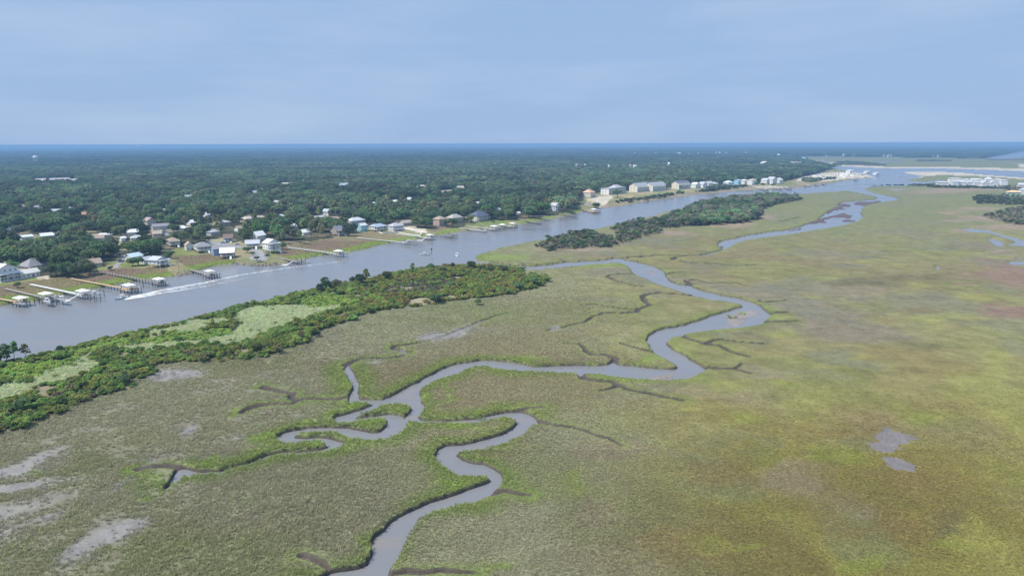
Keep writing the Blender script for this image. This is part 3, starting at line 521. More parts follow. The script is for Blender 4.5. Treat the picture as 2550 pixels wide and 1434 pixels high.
# ------------------------------------------------------------------ scatter: one object whose points each carry a plant
def scatter(name, pos, scl, rz, colr, var, protos):
    me = bpy.data.meshes.new(name); n = len(pos); me.vertices.add(n); me.vertices.foreach_set('co', np.asarray(pos, np.float32).ravel())
    a = me.attributes.new('scl', 'FLOAT_VECTOR', 'POINT'); a.data.foreach_set('vector', np.asarray(scl, np.float32).ravel())
    setflt(me, 'rz', np.asarray(rz)); setcol(me, 'col', np.asarray(colr, np.float32))
    a = me.attributes.new('var', 'INT', 'POINT'); a.data.foreach_set('value', np.asarray(var, np.int32))
    ob = link(name, me); ng = bpy.data.node_groups.new(name+'_nodes', 'GeometryNodeTree')
    ng.interface.new_socket('Geometry', in_out='INPUT', socket_type='NodeSocketGeometry'); ng.interface.new_socket('Geometry', in_out='OUTPUT', socket_type='NodeSocketGeometry')
    N = ng.nodes.new; L = ng.links.new; gi = N('NodeGroupInput'); go = N('NodeGroupOutput'); j = N('GeometryNodeJoinGeometry')
    def named(nm, ty):
        q = N('GeometryNodeInputNamedAttribute'); q.data_type = ty; q.inputs['Name'].default_value = nm; return q.outputs['Attribute']
    sv = named('scl', 'FLOAT_VECTOR'); rv = named('rz', 'FLOAT'); vv_ = named('var', 'INT')
    cb = N('ShaderNodeCombineXYZ'); L(rv, cb.inputs[2]); er = N('FunctionNodeEulerToRotation'); L(cb.outputs[0], er.inputs[0])
    for k, pr in enumerate(protos):
        cmp_ = N('FunctionNodeCompare'); cmp_.data_type = 'INT'; cmp_.operation = 'EQUAL'; L(vv_, cmp_.inputs[2]); cmp_.inputs[3].default_value = k
        oi = N('GeometryNodeObjectInfo'); oi.inputs['Object'].default_value = pr; oi.transform_space = 'ORIGINAL'; oi.inputs['As Instance'].default_value = False
        gi2 = N('GeometryNodeGeometryToInstance'); L(oi.outputs['Geometry'], gi2.inputs[0])
        ip = N('GeometryNodeInstanceOnPoints'); L(gi.outputs[0], ip.inputs['Points']); L(cmp_.outputs[0], ip.inputs['Selection']); L(gi2.outputs[0], ip.inputs['Instance'])
        L(er.outputs[0], ip.inputs['Rotation']); L(sv, ip.inputs['Scale']); L(ip.outputs[0], j.inputs[0])
    L(j.outputs[0], go.inputs[0])
    md = ob.modifiers.new('plants', 'NODES'); md.node_group = ng; return ob
def jgrid(y0, y1, s, umax=.98, seed=0):
    """jittered points over the fan between two distances"""
    r = np.random.default_rng(seed); X1 = umax*y1; xs = np.arange(-X1, X1, s); ys = np.arange(y0, y1, s)
    gx, gy = np.meshgrid(xs, ys); gx = gx+r.uniform(-.5, .5, gx.shape)*s; gy = gy+r.uniform(-.5, .5, gy.shape)*s
    m = (np.abs(gx) < umax*gy) & (gy > 60); return gx[m], gy[m]
def vary(c, r, amt=.12):
    c = np.array(c, float); return np.clip(c*(1+r.uniform(-amt, amt, c.shape[:-1]+(1,)))*(1+r.uniform(-amt*.5, amt*.5, c.shape)), .005, .9)
# ------------------------------------------------------------------ marsh grass: tufts near, bigger clumps farther off
gr = np.random.default_rng(3); GP = []; GS = []; GC = []
for (y0, y1, s, size, um) in [(105, 190, .62, .78, 1.0), (190, 280, .85, 1.0, .95), (280, 400, 1.15, 1.25, .92), (400, 640, 1.7, 1.6, .9)]:
    gx, gy = jgrid(y0, y1, s, um, int(y0)); cv = samp(cover*(1-.2*shag*(n2 < .45)), gx, gy)
    k = gr.uniform(size=gx.shape) < cv*.97; gx, gy = gx[k], gy[k]
    px_, py_ = P(gx, gy); k = (px_ > -120) & (px_ < 2670) & (py_ < 1520); gx, gy = gx[k], gy[k]
    th = samp(tall, gx, gy); z = samp(Z, gx, gy); c = samp(col, gx, gy)
    hs = th*gr.uniform(.75, 1.2, gx.shape); ws = size*gr.uniform(.8, 1.25, gx.shape)*(.85+.3*th)
    GP.append(np.stack([gx, gy, z], 1)); GS.append(np.stack([ws, ws, hs], 1))
    cc = vary(c, gr, .08)*1.85*(.82+.40*samp(n2, gx, gy))[:, None]*np.array([1.01, .975, 1.0])
    st = gr.uniform(size=gx.shape) < .05; cc[st] = cc[st]*.4+np.array([.26,.23,.14])*.6
    GC.append(cc)
GP = np.concatenate(GP); GS = np.concatenate(GS); GC = np.concatenate(GC)
tp = []
for i, (me, px0, py0, s0, lb) in enumerate(zip(TUFT, (1821, 1846, 1200), (789, 782, 1044), (5.5, 4.0, 3.0), ('dark green grass islet on the creek sandbar', 'small pale green grass islet beside the darker one on the sandbar', 'bright grass clump standing in the narrow creek reach'))):
    p0 = GV(px0, py0, -.8); o = link('cordgrass_clump', me, None, (p0.x, p0.y, -1.0), 0, (s0, s0, 1.1)); o['col'] = [.20, .29, .08, 1.0] if i == 0 else [.27, .34, .12, 1.0]
    tag(o, lb, 'grass clump'); tp.append(o)
mg = scatter('marsh_grass', GP, GS, gr.uniform(0, 6.28, len(GP)), GC, gr.integers(0, 3, len(GP)), tp)
tag(mg, 'olive and bright green cordgrass covering the salt marsh', 'grass', kind='stuff')
print('tufts', len(GP))
# ------------------------------------------------------------------ buildings: table first, so that trees can keep clear of them
WHITE=(.78,.78,.76); CREAM=(.74,.68,.54); GREYR=(.27,.27,.29); SLATE=(.20,.22,.28); TAN=(.36,.29,.23); BROWN=(.20,.15,.13); METAL=(.80,.81,.83); LGREY=(.46,.48,.52); BLUE=(.24,.36,.52); CYAN=(.38,.66,.70); BRICK=(.52,.36,.31); BEIGE=(.60,.53,.44); ORANGE=(.62,.40,.30); LBLUE=(.55,.68,.76); DKB=(.10,.12,.18); LAV=(.58,.58,.62); WOOD=(.30,.22,.16); GREENW=(.35,.50,.38); PLY=(.72,.50,.28)
# label, px, py, width, depth, wall height, stilt height, roof kind, roof height, wall colour, roof colour, extra yaw (deg), flags
HOUSES = [
('big white three-storey house with porches by the lower lawn, at the picture edge', 10, 697, 15, 12, 8.6, 0, 'gablefront', 3.2, WHITE, METAL, 0, 'PNV'),
('house with steep grey roof behind a white-roofed garage', 84, 676, 16, 13, 5.0, 0, 'hip', 5.2, CREAM, GREYR, 8, 'NV'),
('long white-roofed garage in front of the steep grey roof', 70, 690, 14, 7, 3.6, 0, 'gable', 2.2, WHITE, (.70,.68,.64), 4, 'NV'),
('low tan-roofed house half hidden behind the big live oak', 222, 664, 17, 11, 3.0, 0, 'gable', 3.0, BEIGE, TAN, -5, 'NV'),
('white two-storey house with open ground floor on the wide lawn', 395, 664, 12, 9, 3.4, 2.6, 'gablefront', 2.2, WHITE, LGREY, 6, 'NVP'),
('small white cottage just behind the white house on the lawn', 363, 655, 9, 8, 3.0, 0, 'gable', 2.2, WHITE, LGREY, 0, 'NV'),
('pale blue-roofed house behind the round lawn trees', 334, 646, 12, 8, 3.0, 0, 'gable', 2.4, WHITE, LBLUE, 10, 'V'),
('raised white house with taupe hip roof under tall oaks', 432, 613, 10, 9, 3.2, 2.4, 'hip', 2.8, WHITE, TAN, 0, 'NVP'),
('narrow white gabled cottage beside the grey-roofed stilt house', 472, 622, 7, 9, 4.8, 0, 'gablefront', 2.6, WHITE, TAN, 0, 'NV'),
('white stilt house with grey hip roof and row of porch windows', 505, 627, 13, 10, 3.2, 2.6, 'hip', 3.0, WHITE, GREYR, 0, 'NVP'),
('blue two-storey house with grey roof', 545, 634, 11, 11, 6.0, 0, 'gable', 2.6, BLUE, GREYR, 0, 'NV'),
('brown stilt house with bright white metal roof by the marsh', 568, 642, 12, 8, 3.2, 2.4, 'gable', 3.0, (.42,.32,.25), METAL, 0, 'NVP'),
('low white house with wide grey roof and shaded carport', 630, 617, 13, 9, 2.6, 2.4, 'gable', 2.2, (.66,.72,.80), LGREY, 0, 'NVP'),
('tall white house on stilts above the boat ramp', 676, 628, 12, 9, 6.0, 2.8, 'gablefront', 3.0, WHITE, (.62,.62,.60), 0, 'NVP'),
('white metal-roofed house standing among the oaks', 644, 600, 12, 9, 6.0, 0, 'gable', 3.6, WHITE, METAL, 8, 'NV'),
('pale blue house with brown roof behind the ramp road', 570, 602, 9, 8, 3.6, 1.2, 'gable', 2.6, LBLUE, BROWN, 0, 'NVP'),
('white gabled house poking out of the tree canopy', 815, 537, 8, 9, 6.0, 0, 'gablefront', 3.0, WHITE, LGREY, 20, 'V'),
('light grey flat-looking roof house in the trees', 792, 548, 14, 9, 3.6, 0, 'gable', 1.8, WHITE, LGREY, 0, 'V'),
('tan-roofed ranch house tucked under the canopy', 834, 551, 17, 10, 3.2, 0, 'hip', 3.0, BEIGE, TAN, 0, 'V'),
('long white house with pale blue-grey hip roof', 886, 557, 21, 12, 4.2, 0, 'hip', 3.6, WHITE, (.52,.56,.62), 0, 'NV'),
('stone house with dark grey gable beside the pale oak', 840, 586, 12, 10, 4.6, 1.6, 'gable', 4.0, (.42,.37,.32), GREYR, 0, 'NVP'),
('turquoise two-storey house peeping out behind an oak', 902, 576, 9, 8, 7.0, 0, 'gable', 2.0, CYAN, (.55,.60,.62), 0, 'NV'),
('house with blue-grey roof and white columned porch', 940, 575, 18, 9, 3.4, 2.4, 'hip', 2.2, WHITE, (.36,.42,.52), 0, 'NVP'),
('lavender-grey two-storey house with grey hip roof', 985, 574, 15, 11, 5.6, 0, 'hip', 3.2, LAV, (.42,.42,.44), 0, 'NVP'),
('long low ranch house with taupe roof', 1011, 560, 16, 10, 3.0, 0, 'gable', 2.6, (.62,.60,.56), (.38,.33,.30), 0, 'V'),
('pink brick house with brown hip roof', 1096, 561, 13, 12, 7.6, 0, 'hip', 3.6, BRICK, TAN, 0, 'NV'),
('beige house with wide grey-tan roof next to the brick house', 1132, 554, 19, 12, 6.2, 0, 'hip', 4.2, BEIGE, (.40,.37,.35), 0, 'NV'),
('cream mansion with dark blue hip roof', 1192, 550, 22, 13, 7.4, 0, 'hip', 5.0, (.72,.68,.60), DKB, 0, 'NVP'),
('small white shed at the edge of the trees', 1290, 535, 7, 5, 2.6, 0, 'gable', 1.4, WHITE, METAL, 0, ''),
('grey gabled house with stacked balconies above the golf pond', 1382, 525, 13, 10, 8.0, 0, 'gablefront', 3.4, (.60,.62,.66), (.44,.46,.50), 0, 'NVP'),
('cream villa with salmon tile roof', 1466, 491, 22, 15, 8.2, 0, 'hip', 5.2, (.76,.70,.60), ORANGE, 12, 'NVP'),
('low house with tan hip roof beside the cream villa', 1415, 491, 18, 12, 3.2, 0, 'hip', 4.2, (.55,.55,.60), (.50,.40,.34), 0, 'V'),
('small white house with wide eaves right of the condominium row', 1732, 468, 16, 12, 7.0, 0, 'gablefront', 4.0, WHITE, (.62,.62,.62), 0, 'NV'),
('white house second in the short row past the condominiums', 1750, 468, 14, 12, 8.0, 0, 'gablefront', 4.0, WHITE, LGREY, 0, 'NV'),
('white house third in the short row past the condominiums', 1764, 466, 16, 12, 8.0, 0, 'gable', 4.0, WHITE, LGREY, 0, 'V'),
('white house with grey hip roof last in the short row', 1777, 465, 16, 12, 6.0, 0, 'hip', 4.0, WHITE, LGREY, 0, 'V'),
('pale cyan house alone between clumps of trees', 1813, 463, 19, 13, 7.5, 0, 'hip', 3.6, (.66,.78,.80), (.66,.72,.74), 0, 'NV'),
('bright blue tall house on the far shore', 1836, 460, 11, 11, 9.5, 0, 'gable', 2.0, (.32,.56,.74), LGREY, 0, 'NV'),
('white flat-fronted house beside the bright blue one', 1852, 459, 16, 12, 8.5, 0, 'hip', 2.4, WHITE, (.70,.70,.68), 0, 'NV'),
('white house with tan upper storey on the far shore', 1872, 460, 20, 12, 10.0, 0, 'hip', 2.4, WHITE, (.58,.46,.36), 0, 'NV'),
('white gabled house with grey roof, first of the point cluster', 1906, 459, 18, 13, 9.0, 0, 'gablefront', 4.0, WHITE, LGREY, 0, 'NV'),
('large white gabled house in the middle of the point cluster', 1922, 459, 20, 13, 11.0, 0, 'gablefront', 5.0, WHITE, LGREY, 0, 'NV'),
('white gabled house at the end of the point cluster', 1938, 458, 18, 13, 9.0, 0, 'gable', 4.0, WHITE, (.60,.62,.64), 0, 'NV'),
('white block house alone on the sandy point', 2116, 432, 17, 15, 9.0, 0, 'hip', 1.6, WHITE, (.74,.74,.74), 0, 'NV'),
('white domed-looking house in the forest clearing', 1903, 412, 26, 20, 11.0, 0, 'hip', 5.0, WHITE, (.76,.74,.70), 0, 'V'),
('long cream marina shed by the channel', 1975, 412, 34, 18, 10.0, 0, 'gable', 4.0, CREAM, (.66,.58,.46), 0, ''),
('long white marina shed by the channel', 1992, 411, 36, 16, 8.0, 0, 'gable', 3.0, WHITE, METAL, 0, ''),
('turquoise-roofed house behind the marina', 1999, 401, 30, 18, 12.0, 0, 'hip', 6.0, WHITE, (.40,.66,.62), 0, ''),
('white house behind the marina beside the turquoise roof', 1954, 400, 34, 18, 9.0, 0, 'hip', 4.0, WHITE, LGREY, 0, ''),
('house with grey roof in the old neighbourhood at far left', 97, 528, 15, 10, 6.0, 0, 'gable', 3.6, (.55,.54,.52), (.40,.40,.42), 25, 'V'),
('white house right of the grey-roofed one in the far-left woods', 140, 534, 14, 9, 5.0, 0, 'gable', 2.4, WHITE, LGREY, -10, 'V'),
('narrow pale house in the far-left woods', 178, 532, 8, 8, 7.0, 0, 'gablefront', 2.0, (.66,.64,.58), LGREY, 0, 'V'),
('house with orange-brown roof among the dark oaks', 216, 542, 18, 12, 4.6, 0, 'hip', 3.4, BEIGE, (.48,.27,.19), 10, 'V'),
('tan-roofed gabled house among pines', 373, 561, 12, 10, 6.0, 0, 'gablefront', 3.4, (.62,.56,.50), (.36,.29,.27), 20, 'V'),
('long grey-roofed house behind the sandy clearing', 400, 571, 18, 9, 4.0, 0, 'gable', 2.4, (.50,.52,.55), GREYR, 0, 'V'),
('small house with tan roof below the sandy clearing', 391, 588, 9, 7, 3.0, 0, 'gable', 2.0, BEIGE, (.46,.38,.33), 0, 'V'),
('white and aqua cottage among the trees at left', 116, 594, 12, 8, 3.4, 0, 'gable', 2.4, (.60,.72,.72), METAL, 0, 'V'),
('small bright white shed between oak crowns', 306, 600, 5, 4, 3.2, 0, 'gable', 1.4, WHITE, METAL, 0, ''),
('white metal carport in the oak shade', 66, 596, 11, 7, 3.0, 0, 'gable', 1.6, WHITE, (.70,.72,.70), 0, ''),
('beige-roofed house in the middle of the woods', 618, 552, 17, 11, 4.0, 0, 'hip', 2.8, BEIGE, (.52,.46,.40), 0, 'V'),
('small beige-roofed house right of the middle woods', 648, 549, 9, 8, 4.0, 0, 'gable', 2.0, BEIGE, (.52,.44,.36), 0, 'V'),
('white-walled house deep in the canopy', 637, 490, 14, 10, 8.0, 0, 'gable', 3.0, WHITE, LGREY, 0, 'V'),
('house with pale grey roof deep in the canopy', 690, 515, 14, 10, 7.0, 0, 'hip', 3.0, BEIGE, (.56,.54,.52), 0, 'V'),
('long flat pale roof far back in the woods', 710, 468, 34, 16, 9.0, 0, 'hip', 2.5, BEIGE, (.55,.52,.50), 0, ''),
('blue-white tall house far back in the woods', 856, 474, 22, 14, 11.0, 0, 'gable', 4.0, (.66,.72,.80), LGREY, 0, 'V'),
('small beige house in the upper woods', 1052, 474, 20, 14, 8.0, 0, 'hip', 3.0, BEIGE, (.62,.56,.48), 0, 'V'),
('beige gabled house in the upper woods', 1146, 481, 18, 14, 9.0, 0, 'gable', 5.0, BEIGE, (.56,.50,.46), 0, 'V'),
('long brown roof beside the beige gabled house', 1112, 485, 42, 14, 5.0, 0, 'gable', 3.5, BEIGE, (.40,.33,.28), 0, ''),
('white roof peeking from trees above the ranch house', 981, 512, 14, 9, 6.0, 0, 'gable', 2.4, WHITE, METAL, 0, ''),
('pale gable wall peeking from trees', 1021, 507, 9, 8, 7.0, 0, 'gablefront', 3.0, (.66,.62,.56), LGREY, 0, ''),
('grey and white house behind the far-left oaks', 470, 502, 12, 10, 8.0, 0, 'gable', 3.0, WHITE, LGREY, 0, 'V'),
('white campus building with tan roof below the water tower', 104, 459, 40, 20, 9.0, 0, 'hip', 5.0, WHITE, (.56,.50,.46), 0, ''),
('grey-roofed campus building with white wing', 150, 460, 44, 20, 11.0, 0, 'gable', 5.0, (.70,.70,.72), (.50,.48,.48), 0, 'V'),
('small white annex right of the campus buildings', 186, 459, 20, 14, 9.0, 0, 'gable', 4.0, WHITE, (.60,.58,.56), 0, ''),
('white house at the left end of the beach row', 2346, 464, 30, 14, 8.0, 0, 'hip', 2.0, (.78,.76,.70), (.74,.72,.68), 0, 'NV'),
('large white flat-roofed building behind the beach row', 2377, 457, 34, 16, 11.0, 0, 'hip', 1.5, WHITE, METAL, 0, 'V'),
('pale aqua house, second in the beach row', 2378, 465, 16, 13, 10.0, 0, 'hip', 1.5, (.68,.78,.80), METAL, 0, 'NV'),
('white three-storey house, third in the beach row', 2396, 465, 16, 13, 9.5, 0, 'hip', 3.0, WHITE, (.62,.62,.60), 0, 'NV'),
('white house with blue-grey shade, fourth in the beach row', 2414, 465, 16, 13, 9.5, 0, 'hip', 3.0, WHITE, GREYR, 0, 'NV'),
('white cubic house, fifth in the beach row', 2432, 466, 16, 13, 9.5, 0, 'hip', 2.0, WHITE, (.68,.66,.62), 0, 'NV'),
('white gabled house, sixth in the beach row', 2452, 467, 17, 13, 9.0, 0, 'gablefront', 5.0, WHITE, (.60,.60,.60), 0, 'NV'),
('large white gabled house at the right end of the beach row', 2473, 467, 18, 13, 9.0, 0, 'gablefront', 5.0, WHITE, (.64,.64,.64), 0, 'NV'),
('white house in the back row left of centre', 2405, 458, 18, 12, 9.0, 0, 'hip', 2.5, WHITE, METAL, 0, 'V'),
('white house in the middle of the back row', 2424, 458, 18, 12, 9.0, 0, 'gable', 3.0, WHITE, (.66,.66,.66), 0, 'V'),
('white house right of centre in the back row', 2441, 458, 16, 12, 9.0, 0, 'gablefront', 3.0, WHITE, METAL, 0, 'V'),
('house with big beige roof in the back row', 2460, 457, 20, 14, 9.0, 0, 'hip', 6.0, WHITE, (.60,.58,.50), 0, 'V'),
('white balconied house at the far end of the back row', 2484, 458, 20, 12, 9.0, 0, 'hip', 2.5, WHITE, METAL, 0, 'NV'),
('white house apart at the right end of the rows', 2499, 461, 16, 12, 10.0, 0, 'hip', 2.0, (.72,.74,.78), METAL, 0, 'V'),
('unfinished house with orange plywood roof and green sheathing', 2522, 487, 26, 15, 6.0, 0, 'hip', 3.0, GREENW, PLY, 0, 'N'),
('white house beside the unfinished orange-roofed one', 2548, 484, 18, 14, 8.0, 0, 'hip', 2.5, WHITE, METAL, 0, 'V'),
('dark-shaded beach house at the right picture edge', 2543, 470, 18, 12, 8.0, 0, 'gable', 3.0, (.60,.55,.52), (.45,.42,.42), 0, 'V'),
('boathouse-style white house standing over the inlet water', 2159, 433, 18, 11, 5.0, 1.5, 'hip', 2.5, WHITE, (.60,.54,.50), 0, ''),
('second white dock house over the inlet water', 2182, 437, 16, 11, 5.0, 1.5, 'hip', 3.0, WHITE, LGREY, 0, ''),
]
FARH = [(1650+a/4.78, 360+b/4.78) for a, b in [(50,120),(175,122),(207,122),(310,132),(410,122),(630,112),(685,110),(755,112),(990,118),(1380,140),(1950,136),(2160,140),(2270,140)]] + \
 [(2050+a/4.78, 340+b/4.78) for a, b in [(250,236),(360,238),(725,240),(780,242),(820,240),(1300,243),(1370,246),(1735,252),(1650,170)]] + \
 [(1250+a/4.78, 380+b/4.78) for a, b in [(885,174),(985,176),(1270,186),(1520,184),(1580,188),(1980,156),(1830,26),(1720,24),(1960,24),(2090,26),(2120,30),(1585,22)]] + [(1663, 412)]
FARH = [(x, max(y, 368)) for x, y in FARH]
WOODH = [(33,578),(150,590),(245,600),(262,592),(330,585),(342,600),(420,585),(455,575),(480,560),(530,585),(600,575),(735,570),(760,585),(560,560),(20,545),(300,548),(520,540),(700,545),(880,520),(930,512),(1190,512),(1240,528),(60,520),(410,530)]
CONDOS = [('long white three-storey condominium with flat grey roof and open balconies', 1527, 483, 58, 15, 10.5, 'flat'), ('cream-gabled condominium with slate roof in the middle of the row', 1592, 477, 44, 16, 11.5, 'gable'),
 ('cream-gabled condominium with slate roof, third of the row', 1631, 475, 48, 16, 11.5, 'gable'), ('dark slate-roofed condominium with cream gable standing apart', 1695, 470, 40, 15, 11, 'gable')]
RECTS = []
def shore_yaw(x, y):
    """yaw that turns a house front (-Y) towards the nearest stretch of river bank"""
    sx, sy = G([p[0] for p in SHORE_N[:-8]], [p[1] for p in SHORE_N[:-8]]); k = int(np.argmin((sx-x)**2+(sy-y)**2)); k = min(max(k, 3), len(sx)-4)
    tx, ty = sx[k+3]-sx[k-3], sy[k+3]-sy[k-3]; return math.atan2(ty, tx)
for h in HOUSES:
    m_ = mpp(h[2]); wpx = h[3]/m_*.95+4; hp = (h[5]+h[6]+h[8])/m_
    RECTS.append((h[1]-wpx/2, h[1]+wpx/2, h[2]-hp-1, h[2], 0.74 if h[2] < 560 and 'N' not in h[12] else (0.3 if h[2] < 600 else 0.1)))
for c in CONDOS:
    m_ = mpp(c[2]); RECTS.append((c[1]-c[3]/m_*.6, c[1]+c[3]/m_*.6, c[2]-14/m_, c[2], 0))
for x, y in WOODH: RECTS.append((x-7, x+7, y-9, y, .55))
for x, y in FARH: RECTS.append((x-3.0, x+3.0, y-4.5, y, .2))
for (x, y) in [(90, 407), (345.5, 375)]: RECTS.append((x-5, x+5, y-17, y, 0))
# ------------------------------------------------------------------ trees and shrubs
tr = np.random.default_rng(21)
TX = []; TYP = []
def clear_ok(x, y, w_, h_):
    """keep every tree out of the houses and out of the open view in front of them"""
    px_, py_ = P(x, y, 1.0); m_ = 92/np.maximum(py_-358, 1); top = py_-h_/m_; hw = w_/m_*.5; ok = np.ones(len(x), bool)
    for (x0, x1, y0, y1, frac) in RECTS:
        xc, xh = (x0+x1)/2, (x1-x0)/2*(.45 if frac > .5 else (.75 if frac > .05 else 1)); x0, x1 = xc-xh, xc+xh
        yy0 = y0; yy1 = y1-(y1-y0)*frac                    # the lower part may hide in the canopy
        bad = (py_ > y1-1.5) & (px_+hw*.8 > x0) & (px_-hw*.8 < x1) & (top < yy1) & (py_ > yy0)
        ok &= ~bad
    return ok
pts_all = []                                              # x, y, kind(0 oak,1 pine,2 cedar), height scale, region
fx, fy = jgrid(330, 3000, 10.6, .95, 5)
px_, py_ = P(fx, fy); k = (px_ > -150) & (px_ < 2700); fx, fy = fx[k], fy[k]
den = samp(mForest.astype(float), fx, fy)*np.where(samp(fbm(X, Y, 45, 71, 3), fx, fy) > .36, 1, .45)
den *= (samp(w_river, fx, fy) > 4)
k = tr.uniform(size=fx.shape) < den*.97; fx, fy = fx[k], fy[k]
pn = samp(fbm(X, Y, 110, 72, 3), fx, fy); isp = (tr.uniform(size=fx.shape) < np.clip((pn-.42)*2.8, .06, .55))
kind = np.where(isp, 1, 0); sc = np.where(isp, tr.uniform(.62, .95, fx.shape), tr.uniform(.85, 1.65, fx.shape))
pts_all.append(np.stack([fx, fy, kind, sc, np.zeros_like(fx)], 1))
hx_, hy_ = jgrid(330, 3600, 6.0, .95, 6); k = samp(mHum & ~mForest, hx_, hy_) & (samp(w_river, hx_, hy_) > 2); hx_, hy_ = hx_[k], hy_[k]; px_, py_ = P(hx_, hy_)
k = (px_ > 1280) & (px_ < 2660); hx_, hy_, px_, py_ = hx_[k], hy_[k], px_[k], py_[k]
big = sstep(1640, 1760, px_)*sstep(1990, 1900, px_)
dn = np.where(px_ > 2400, .16, np.where(px_ > 2040, .4, .55+.3*big)); dn = np.where((py_ < 516) & (px_ > 1550) & (px_ < 1830) & (py_ < 480+(1830-px_)*.12), .35, dn)
k = tr.uniform(size=hx_.shape) < dn; hx_, hy_, big, px_, py_ = hx_[k], hy_[k], big[k], px_[k], py_[k]
kd = np.where(tr.uniform(size=hx_.shape) < .5, 2, np.where(tr.uniform(size=hx_.shape) < .93, 0, 1)); sch = tr.uniform(.38, .68, hx_.shape)*(1+.55*big)
sch = np.where(px_ < 1645, sch*.78, sch); sch = np.where(kd == 1, sch*.7, sch); sch = np.where((px_ > 2040) | ((py_ < 516) & (px_ < 1700)), sch*.75, sch)
pts_all.append(np.stack([hx_, hy_, kd, sch, np.ones_like(hx_)], 1))
A = np.concatenate(pts_all); Wd = np.array([12, 8.5, 5.5])[A[:, 2].astype(int)]*A[:, 3]; Ht = np.array([10, 17, 8])[A[:, 2].astype(int)]*A[:, 3]
k = clear_ok(A[:, 0], A[:, 1], Wd, Ht) | (A[:, 4] == 1)
A = A[k]
# trees that stand out on lawns, shores and the near island: photo x, y of the foot, kind, scale, label
SOLO = [(165,690,0,1.0,'broad live oak left of centre in the clump by the brown marsh'),(195,691,0,1.05,'broad live oak in the middle of the clump by the brown marsh'),(225,684,0,.9,'live oak at the right end of the clump by the brown marsh'),(128,690,0,.75,'small oak in front of the white-roofed garage'),(212,678,0,.9,'live oak behind the clump by the brown marsh'),(180,676,0,1.1,'tall live oak behind the clump by the brown marsh'),
 (331,664,0,.62,'left of the two round trees on the wide lawn'),(345,663,0,.66,'right of the two round trees on the wide lawn'),(424,646,0,.62,'round dark oak at the edge of the tan field'),(44,716,0,.40,'round dark bush-like tree on the bright lawn'),(275,674,0,.33,'small round dark tree by the brown marsh boardwalk'),
 (616,632,0,.50,'round tree beside the boat ramp road'),(630,638,0,.30,'low round tree at the side of the boat ramp lot'),(640,650,0,.35,'lone thin tree on the boat ramp point'),(703,622,0,.6,'round tree at the land end of the white boardwalk'),(870,588,0,1.0,'big pale oak beside the stone house'),(880,580,0,.9,'pale oak hiding the turquoise house'),(1040,569,0,1.25,'large dark oak left of the brick house'),(1060,570,0,1.2,'large dark oak on the lawn by the brick house'),(1054,560,0,1.3,'tall dark oak behind the ranch house'),
 (1128,567,0,1.05,'dark oak in front of the beige house'),(1112,566,0,.85,'smaller dark oak in front of the brick house'),(1172,556,0,.9,'oak left of the cream mansion'),(1240,550,0,1.1,'oak right of the cream mansion'),(1265,549,0,1.2,'wide oak on the shore right of the cream mansion'),(1485,517,0,1.0,'lone pine-topped tree beside the golf pond'),(1537,493,0,1.3,'umbrella-shaped oak alone on the lawn below the white condominium'),(1660,474,0,1.2,'dark round tree between the condominiums'),(1691,472,0,.9,'dark tree in front of the standing-apart condominium'),(1497,484,0,1.1,'dark tree between villa and white condominium'),(1508,484,0,.7,'small dark tree at the foot of the white condominium'),
 (1885,464,0,1.0,'dark clump tree in front of the far white houses'),(1900,465,0,.8,'dark round tree before the point cluster'),(1925,466,0,.8,'low dark tree before the point cluster'),
 (18,905,1,.50,'large dark pine at the left end of the near island'),(38,902,1,.52,'second dark pine at the left end of the near island'),(2,902,2,.95,'dark cedar at the left picture edge on the near island'),(66,898,1,.42,'thin pine right of the dark pines at island left'),(150,885,2,.5,'dark cedar on the near island shore'),
 (912,712,1,.62,'tallest pine on the north shore of the near island'),(898,712,2,1.0,'dark cedar left of the tallest island pine'),(813,722,2,1.05,'dark conical cedar on the island sand'),(796,729,2,.72,'small conical cedar on the island sand'),(838,720,0,.55,'round oak right of the conical cedar'),(878,706,2,.6,'small dark cedar on the island shore'),(965,700,0,.62,'yellow-green oak on the island shore'),(1028,680,1,.40,'pine with open crown at the middle of the island shore'),(1071,674,0,.5,'dark oak on the upper island shore'),(1127,670,2,.6,'dark cedar near the island tip'),(1174,672,0,.60,'yellow-green oak near the island tip'),(1200,676,0,.42,'small dark oak near the island tip'),(1222,680,0,.40,'low dark oak past the island tip'),(1255,682,0,.5,'dark oak at the creek mouth'),(1085,754,0,.55,'dark round thicket oak on the sand track'),(1330,712,0,.55,'dark oak at the right end of the near island'),(1290,722,0,.5,'dark oak on the right flank of the near island'),
 (1190,757,0,.35,'low dark oak beside the sand track'),(640,878,0,.40,'dark oak in the southern hedge of the island'),(310,960,0,.42,'dark oak at the bend of the southern hedge'),(55,1030,0,.48,'dark oak at the lower left of the island hedge')]
SA = []
for (x, y, k_, s_, lb) in SOLO:
    g0 = GV(x, y, .8); SA.append((g0.x, g0.y, k_, s_, lb))
pxA, pyA = P(A[:, 0], A[:, 1]); HtA = np.array([10, 17, 8])[A[:, 2].astype(int)]*A[:, 3]
size = HtA/np.hypot(A[:, 0], A[:, 1]); size[(pxA < 5) | (pxA > 2545)] = 0
order = np.argsort(-size); near_i = order[:250]; rest = order[250:]
def treecol(kind, r):
    if kind == 0: c = np.array([.140,.205,.092])*r.uniform(.75, 1.25)
    elif kind == 1: c = np.array([.255,.290,.135])*r.uniform(.75, 1.2)
    else: c = np.array([.100,.140,.066])*r.uniform(.8, 1.25)
    return c*(1+.10*r.normal(size=3))
KINDS = [OAK, PINE, CEDAR]; KN = ['oak_tree', 'pine_tree', 'cedar_tree']
CROWN0 = {}
